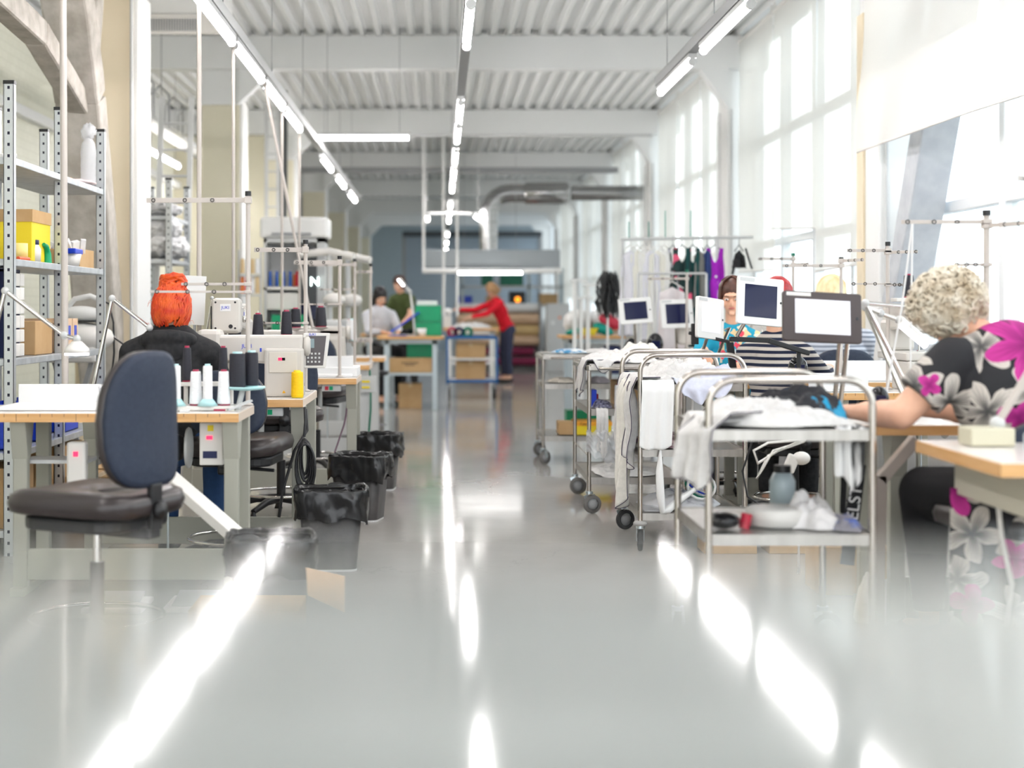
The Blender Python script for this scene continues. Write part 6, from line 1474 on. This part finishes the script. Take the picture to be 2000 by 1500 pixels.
# floor pedals
for x, y, lb in ((-1.3, 6.0, 'left pale foot pedal plate under the nearest left table'), (-.98, 6.02, 'right pale foot pedal plate near the slanting duct cover'), (-1.05, 8.15, 'foot pedal under the second left table')):
    t = thing('foot_pedal', lb, 'pedal', (x, y, 0)); part('frame', B().box(-.12, .12, -.13, .13, 0, .02), M['offwhite'], t, bevel=.005); part('pad', B().cbox((0, 0, .03), (.18, .2, .012), (.12, 0, 0)), M['grey'], t)
t = thing('floor_scale', 'white framed grey pad standing on a box below the right table', 'pedal', (1.72, 6.3, 0))
part('box', B().box(1.6, 1.9, 6.25, 6.5, 0, .2), M['card'], t, True); part('frame', B().cbox((1.75, 6.32, .25), (.24, .02, .12), (-.9, 0, 0)), M['offwhite'], t, True, bevel=.008)
for k in range(2):
    carton(1.3 + .32 * k, 1.56 + .32 * k, 7.3, 7.5, 0, .18, ['cardboard box on the floor behind the nearest trolley', 'cardboard box on the floor beside the white power cable'][k])
heap('fabric_sack', 1.7, 5.75, 0, .09, .1, .3, cloth('cream_cloth', (.7, .68, .63)), 'cream cloth sack standing by the bent table leg', 'sack', seed=31)
t = thing('bent_leg', 'tall taupe bent leg frame beside the curly-haired woman', 'frame', (1.62, 5.4, 0))
part('leg', B().bar((1.73, 5.4, .73), (1.6, 5.4, .58), .05, .04).bar((1.6, 5.4, .6), (1.59, 5.4, 0), .05, .04), mat('taupe_steel', (.38, .33, .29), .4), t, True, bevel=.003)

# ---------------------------------------------------------------- clothes rail
t = thing('clothes_rail', 'long metal clothes rail on posts in front of the blinds', 'clothes rail', (2.3, 13.5, 0))
part('rail', B().cyl((1.64, 13.5, 1.84), (2.85, 13.5, 1.86), .014), M['ltgrey'], t, True)
for x in (1.66, 2.52): part('post', B().cyl((x, 13.5, 0), (x, 13.5, 1.84), .014), M['ltgrey'], t, True)
for x in (1.66, 2.52): part('foot', B().cyl((x, 13.2, .015), (x, 13.8, .015), .015), M['ltgrey'], t, True)
for x in (1.72, 1.9, 2.05, 2.28): part('finial', B().cyl((x, 13.5, 1.84), (x, 13.5, 2.0 + .1 * (x > 2)), .006, n=6), mat('green_wire', (.1, .3, .25), .4), t, True)
def garment(x, wd, L_, m, label, shape='gown', z=1.84, y=13.5, seed=0, group=None, dark=True):
    t = thing('hanging_garment', label, 'clothes', (x, y, z), 0, group)
    part('hanger', B().tube([V((.0, 0, .0)), V((.012, 0, .015)), V((0, 0, .028)), V((-.014, 0, .015))], .003, 5).tube([V((0, 0, 0)), V((0, 0, -.05))], .003, 5).tube([V((-wd * .4, 0, -.11)), V((0, 0, -.05)), V((wd * .4, 0, -.11))], .006, 6), M['black'] if dark else M['offwhite'], t)
    def fn(u, v):
        sh = .11 + .0 * v; k = .85 + .35 * v if shape == 'gown' else .8 + .3 * v ** 2
        top = -.1 - .05 * abs(u - .5) * 2
        if shape in ('tank', 'dress'): top = -.08 - .0 * u - (.13 * max(0, 1 - ((u - .5) / .3) ** 2) if abs(u - .5) < .27 else 0)
        zz = top + (-L_ - top) * v
        f = .02 * math.sin(u * 9 + seed) * (.3 + v) + .02 * nz(u * 4 + seed, v * 4)
        return V(((u - .5) * wd * k, f - .01, zz))
    b = B(); b.grid(fn, 30, 24); part('cloth', b, m, t, solid=.02 if shape == 'gown' else .012)
    return t
wg = 'white gowns on the clothes rail'
for k in range(6):
    garment(1.73 + k * .062, .17, [.88, .9, .95, .92, 1.0, .98][k], noisy('gown_%d' % (k % 3), [(.66, .66, .72), (.7, .69, .62), (.72, .72, .7)][k % 3], [(.72, .72, .78), (.76, .75, .68), (.78, .78, .76)][k % 3], 3, .8), '%s white gown from the left end of the clothes rail' % ['first', 'second', 'third', 'fourth', 'fifth', 'sixth'][k], seed=k, group=wg, dark=False, y=13.5)
fl2 = noisy('black_pink_flowers', (.006, .03, .03), (.75, .1, .2), 9, .7, detail=1, lo=.56, hi=.6)
garment(2.12, .12, .95, noisy('black_white_flowers', (.02, .03, .03), (.5, .5, .55), 14, .7, lo=.52, hi=.6), 'black and white printed dress beside the last white gown', 'dress', seed=2)
garment(2.2, .2, .98, fl2, 'black dress with big pink flowers on the clothes rail', 'dress', seed=3)
garment(2.3, .16, .95, M['dgreen'] if False else mat('dark_teal_cloth', (.0, .05, .05), .8), 'dark teal dress between the pink flowers and the grey top', 'dress', seed=4)
garment(2.36, .1, .62, cloth('grey_taupe', (.16, .16, .15)), 'short grey taupe top next to the blue dress', seed=5)
garment(2.43, .09, .9, cloth('navy_cloth', (.02, .04, .14)), 'narrow navy dress left of the purple one', seed=6)
garment(2.5, .19, .62, cloth('bright_purple', (.3, .01, .4)), 'bright purple tank dress with round neck', 'tank', seed=7)
single('brooch', B().ell((2.5, 13.44, 1.5), (.012, .008, .012)), M['paperw'], 'small white flower pinned on the purple tank dress', 'brooch')
t = garment(2.72, .1, .26, M['clothk'], 'black garment with straps at the right end of the clothes rail', seed=8)
part('strap', B().tube([V((.06, 0, -.08)), V((.09, 0, -.18)), V((.12, 0, -.27))], .01, 6), M['clothk'], t); part('strap', B().tube([V((-.04, 0, -.24)), V((-.06, 0, -.32))], .012, 6), M['clothk'], t)
garment(2.05, .25, 1.2, noisy('pinkish_gown', (.62, .56, .58), (.7, .65, .66), 3, .8), 'long pinkish white gown hanging low on a second rail', z=1.5, y=13.1, seed=9, dark=False)
single('low_rail', B().cyl((1.75, 13.1, 1.52), (2.35, 13.1, 1.52), .01).cyl((1.75, 13.1, 0), (1.75, 13.1, 1.52), .012).cyl((2.35, 13.1, 0), (2.35, 13.1, 1.52), .012), M['ltgrey'], 'lower second rail in front of the long clothes rail', 'clothes rail')
rnd = random.Random(4)
t = thing('tassel_bunch', 'bushy bunch of black tassels hanging on a white stand', 'tassels', (1.8, 16, 1.25))
b = B()
for k in range(160):
    a = rnd.uniform(0, 2 * PI); r0 = rnd.uniform(0, .1); z0 = rnd.uniform(1.3, 1.62); b.tube([V((1.8 + r0 * math.cos(a), 16 + r0 * math.sin(a), z0)), V((1.8 + (r0 + .03) * math.cos(a), 16 + (r0 + .03) * math.sin(a), z0 - .05)), V((1.83 + (r0 + .02) * math.cos(a), 16 + r0 * math.sin(a), z0 - .2))], [.008, .012, .004], 4)
part('tassels', b, M['black'], t, True)
part('pole', B().cyl((1.82, 16.1, 0), (1.82, 16.1, 1.7), .012), M['white'], t, True)
for k, (x, h_) in enumerate(((1.55, 1.55), (1.62, 1.35), (1.7, 1.5))):
    single('machine_stand', B().box(x - .02, x + .02, 17, 17.1, 0, h_).box(x - .06, x + .14, 16.98, 17.02, h_ - .03, h_), M['white'], 'slim white machine stand, %s of three before the tassels' % ['tall left one', 'short middle one', 'right one'][k], 'stand', bevel=.003)

# ---------------------------------------------------------------- far tables
def plain_table(x0, x1, y0, y1, h, label, shelf=None, m='ltgrey'):
    t = thing('work_table', label, 'table', ((x0 + x1) / 2, (y0 + y1) / 2, 0))
    part('table_top', B().box(x0, x1, y0, y1, h - .035, h), M['wood'], t, True, bevel=.003)
    part('apron', B().box(x0 + .06, x1 - .06, y0 + .05, y1 - .05, h - .09, h - .035), M[m], t, True)
    for x in (x0 + .08, x1 - .14):
        for y in (y0 + .05, y1 - .1): part('leg', B().box(x, x + .06, y, y + .05, 0, h - .05), M[m], t, True)
    if shelf: part('shelf', B().box(x0 + .08, x1 - .08, y0 + .06, y1 - .06, shelf - .03, shelf), M[m], t, True)
    return t
M['ltblue'] = mat('pale_blue_grey_paint', (.5, .58, .62), .4)
plain_table(-.75, .05, 17.8, 18.6, .88, 'work table with green crates, pale legs and boxes beneath', .44, 'ltblue')
plain_table(-1.0, -.62, 18.7, 19.3 - .9 + .3 if False else 19.0, .9, 'narrow table in front of the woman with long black hair', None, 'ltblue')
plain_table(1.42, 2.35, 17.2, 18.0, .9, 'far table heaped with colourful fabric bags on the right', None, 'ltblue')
plain_table(.05, .95, 23.8, 24.3, .9, 'far white cutting table beside the woman in red', .35, 'white')
t = carton(-.3, 0.02, 18.0, 18.4, .885, 1.05, 'green crate on the far work table, lower of the stacked pair', 'green', 'crate', 'storage_crate', tape=False)
t = carton(-.3, 0.02, 18.0, 18.4, 1.055, 1.25, 'green crate on the far work table, upper of the stacked pair', 'green', 'crate', 'storage_crate', tape=False)
t = carton(-.4, -.08, 18.05, 18.4, .62, .83, 'green crate hanging under the top of the far work table', 'green', 'crate', 'storage_crate', tape=False)
t = carton(-.4, -.08, 18.05, 18.4, .445, .615, 'brown box under the hanging green crate', 'card', tape=False)
t = carton(-.62, -.1, 17.9, 18.04, .442, .62, 'wide cardboard box with black print on the lower shelf of the far table', tape=False)
text_part('CAMERA', .035, M['black'], t, (-.36, 17.898, .56), (R(90), 0, 0), .001, 'printed_lettering', True) if False else None
part('print_mark', B().box(-.46, -.26, 17.897, 17.9, .555, .565).box(-.42, -.3, 17.897, 17.9, .53, .54), M['black'], t, True)
carton(-.5, -.22, 18.05, 18.35, 0, .3, 'cardboard box on the floor under the far work table')
t = thing('light_box', 'tilted blue-edged light box on the far work table', 'light box', (-.45, 18.2, .885))
part('board', B().cbox((-.42, 18.1, 1.05), (.42, .4, .015), (0, -.6, 0)), M['ltblue'], t, True, bevel=.003)
part('edge', B().cbox((-.42, 17.9, 1.05), (.42, .01, .02), (0, -.6, 0)), M['blue'], t, True)
part('stand', B().box(-.6, -.3, 18, 18.3, .882, .9), M['offwhite'], t, True)
jointed_lamp([(-.3, 17.95, .885), (-.33, 17.95, 1.22), (-.36, 17.95, 1.42), (-.43, 17.95, 1.5)], 'white desk lamp with lit head on the far work table', head=(-.07, 0, .08), m='white', rr=.012)
single('white_mug', B().lathe([(.001, 0), (.05, 0), (.06, .09), (.055, .09), (.05, .01)], (-.22, 17.9, .885)), M['white'], 'white pot with brushes on the far work table', 'pot')
single('paper_stack', B().box(-.28, -.03, 18.05, 18.35, 1.253, 1.31), M['paperw'], 'white paper bundle on top of the green crates', 'paper', bevel=.004)
single('blue_sheet', B().box(-.62, -.4, 17.85, 17.98, .885, .893), M['blue'], 'blue sheet lying at the front of the far work table', 'sheet')
heap('dark_scraps', -.4, 18.4, .885, .12, .1, .1, M['clothk'], 'dark cloth bundle behind the light box', 'fabric', seed=41)
t = thing('blue_trolley', 'blue framed trolley with white inner posts in the middle of the aisle', 'trolley', (.43, 20.3, 0))
for y in (20, 20.6):
    for x in (.1, .77): part('post', B().box(x - .015, x + .015, y - .015, y + .015, .2, .84), M['dblue'] if y < 20.3 else M['ltblue'], t, True)
    part('bar', B().box(.1, .77, y - .015, y + .015, .81, .845), M['dblue'], t, True); part('bar', B().box(.1, .77, y - .015, y + .015, .22, .26), M['dblue'], t, True)
part('deck', B().box(.1, .77, 20, 20.6, .235, .25), M['white'], t, True); part('shelf', B().box(.12, .75, 20.02, 20.6, .52, .545), M['white'], t, True); part('top_shelf', B().box(.1, .77, 20, 20.6, .8, .815), M['ltblue'], t, True)
for x in (.13, .74):
    for y in (20.03, 20.57): q = part('caster', B().box(x - .02, x + .02, y - .01, y + .03, .08, .21), M['grey'], t, True); part('wheel', B().cyl((x - .015, y, .07), (x + .015, y, .07), .07, n=20), M['black'], q, True)
carton(.22, .62, 20.1, 20.5, .253, .5, 'cardboard box on the deck of the blue trolley'); carton(.22, .62, 20.1, 20.5, .548, .74, 'cardboard box on the middle shelf of the blue trolley')
for k, (x, m_) in enumerate(((.17, 'redtip'), (.26, 'navy'), (.38, 'dgreen'))):
    single('ribbon_roll', B().lathe([(.03, 0), (.075, 0), (.075, .1), (.03, .1)], (x, 20.2, .895), (0, 1, 0)), M[m_], '%s round roll standing on the blue trolley' % ['maroon', 'navy', 'dark green'][k], 'roll')
heap('white_cloth', .5, 24.0, .905, .33, .2, .1, 'clothw', 'white cloth heap on the far cutting table under the red sleeves', seed=44)
t = thing('small_machine', 'small cream machine on the far cutting table end', 'machine', (.12, 24.0, .905)); part('base', B().box(-.07, .07, -.1, .1, 0, .2), M['offwhite'], t, bevel=.02); part('head', B().ell((0, 0, .26), (.09, .1, .06)), M['white'], t)
# fabric spreading machine with rolls
t = thing('fabric_roll_rack', 'large rack of horizontal tan and white paper rolls at the back', 'roll rack', (1.2, 30, 0))
for z, r_, m_, lb in ((1.24, .09, 'paperw', 'white roll'), (1.02, .11, 'cardlt', 'tan roll'), (.79, .11, 'wood2', 'golden roll'), (.58, .1, 'cardlt', 'tan roll')):
    if m_ == 'wood2': M['wood2'] = mat('golden_paper', (.66, .47, .22), .6)
    part('roll', B().cyl((.35, 30, z), (2.0, 30, z), r_, n=20), M[m_], t, True, label=lb)
part('roll', B().cyl((.9, 30, .36), (1.9, 30, .36), .08), mat('maroon_cloth', (.22, .02, .07), .8), t, True, label='maroon fabric roll')
part('roll', B().cyl((.6, 29.9, .16), (2.0, 29.9, .16), .08), MATS['maroon_cloth'], t, True, label='maroon fabric roll on the floor')
part('back_panel', B().box(.3, 2.05, 30.2, 30.25, 0, 1.3), M['grey'], t, True)
for x in (.3, 2.0): part('side_frame', B().box(x, x + .05, 29.85, 30.2, 0, 1.35), M['grey'], t, True)
t = thing('control_cabinet', 'tall pale grey control cabinet right of the paper rolls', 'cabinet', (2.3, 28.6, 0)); part('body', B().box(2.05, 2.5, 28.5, 28.9, 0, 1.32), M['ltgrey'], t, True, bevel=.01); part('button', B().cyl((2.3, 28.49, 1.05), (2.3, 28.5, 1.05), .025), mat('orange_plastic2', (.85, .2, .03), .4), t, True); part('dial', B().cyl((2.17, 28.49, .95), (2.17, 28.5, .95), .035), M['white'], t, True)
t = thing('storage_rack', 'far grey storage rack of boxes and machine parts', 'shelf', (1.4, 32, 0))
for x in (.45, 1.2, 1.9, 2.6): part('upright', B().box(x, x + .07, 32, 32.4, 0, 2.1), M['ltblue'], t, True)
for z in (1.3, 1.72): part('shelf_board', B().box(.45, 2.65, 32, 32.4, z - .05, z), M['ltgrey'], t, True)
for k, (x0, x1, z0, z1, m_, lb) in enumerate(((.4, .7, 1.302, 1.5, 'blue', 'blue crate on the far storage rack'), (1.3, 1.8, 1.722, 1.95, 'dgreen', 'dark green crate on the far storage rack'), (.9, 1.15, 1.722, 1.95, 'dgreen', 'dark green box left on the far storage rack'), (1.5, 1.85, 1.302, 1.6, 'black', 'black machine with orange lamp on the far rack'), (2.15, 2.55, 1.302, 1.55, 'card', 'cardboard box at the right of the far storage rack'), (1.0, 1.3, 1.302, 1.5, 'card', 'cardboard box in the middle of the far rack'))):
    t2 = carton(x0, x1, 32.05, 32.35, z0, z1, lb, m_, 'box', 'storage_box' if m_ != 'card' else 'cardboard_box', tape=False)
    if m_ == 'black': part('orange_lamp', B().ell((1.68, 32.04, 1.42), (.06, .02, .06)), mat('orange_lamp', (1, .3, .02), .4, emit=(1, .3, .02), es=1.5), t2, True)
# fabric bags on the far right table
for k, (x, y, z, rx, rz_, c1, c2, lb) in enumerate(((1.62, 17.5, .91, .16, .15, (.75, .74, .72), (.3, .28, .28), 'white and grey striped fabric bag at the left of the far right table'), (1.98, 17.6, .91, .25, .16, (.8, .8, .8), (.7, .72, .74), 'big white fabric bag lying on the far right table'))):
    single('fabric_bag', B().ell((x, y, z + rz_), (rx, .2, rz_), fn=lambda d, s=k: 1 + .15 * nz(d.x * 2 + s, d.y * 2, d.z * 2)), noisy('bag_cloth_%d' % k, c1, c2, 5, .7), lb, 'bag')
single('red_pouch', B().ell((1.98, 17.3, 1.06), (.14, .05, .08), (0, .5, 0)), M['red'], 'red triangular pouch leaning on the big white bag', 'pouch')
single('teal_pouch', B().ell((1.9, 17.28, .975), (.13, .05, .06), (0, .4, 0)), mat('teal_cloth', (.0, .28, .22), .7), 'teal pouch below the red pouch', 'pouch')
single('teal_pouch', B().ell((1.56, 17.28, .945), (.1, .05, .035), (0, -.2, 0)), MATS['teal_cloth'], 'teal pouch beside the yellow one', 'pouch')
single('yellow_pouch', B().prism([(1.66, .905), (1.8, .905), (1.84, .985), (1.66, .99)], 17.22, 17.26, 'y'), M['yellow'], 'yellow folded pouch at the front of the far right table', 'pouch', bevel=.006)
for k in range(3):
    carton(1.95 + .2 * k, 2.1 + .2 * k, 17.3, 17.7, .45, .78, 'dark green bin, %s under the far right table' % ['left one', 'middle one', 'right one'][k], 'navy', 'bin', 'parts_bin', tape=False)
single('bin_shelf', B().box(1.6, 2.56, 17.28, 17.75, .41, .448).box(1.62, 1.66, 17.3, 17.7, 0, .41).box(2.5, 2.54, 17.3, 17.7, 0, .41), M['ltblue'], 'low shelf holding dark bins under the far right table', 'shelf')
t = thing('pallet_box', 'pale printed carton stack on the floor left of the far table', 'box', (-.95, 16.6, 0))
part('body', B().box(-1.15, -.72, 16.5, 16.9, 0, .6), mat('pale_carton', (.62, .66, .64), .6), t, True, bevel=.005)
part('printed_label', B().box(-1.1, -.78, 16.497, 16.5, .3, .36), mat('pale_blue_print', (.3, .42, .65), .6), t, True)
for k, (x, y) in enumerate(((-.85, 14.2), (-.7, 15.5))):
    single('worker_stool', B().lathe([(.16, 0), (.03, .03), (.025, .5), (.16, .52), (.17, .56), (.001, .57)], (x, y, 0)), M['black'], 'dark round stool, %s behind the fourth left table' % ['nearer one', 'farther one'][k], 'stool')
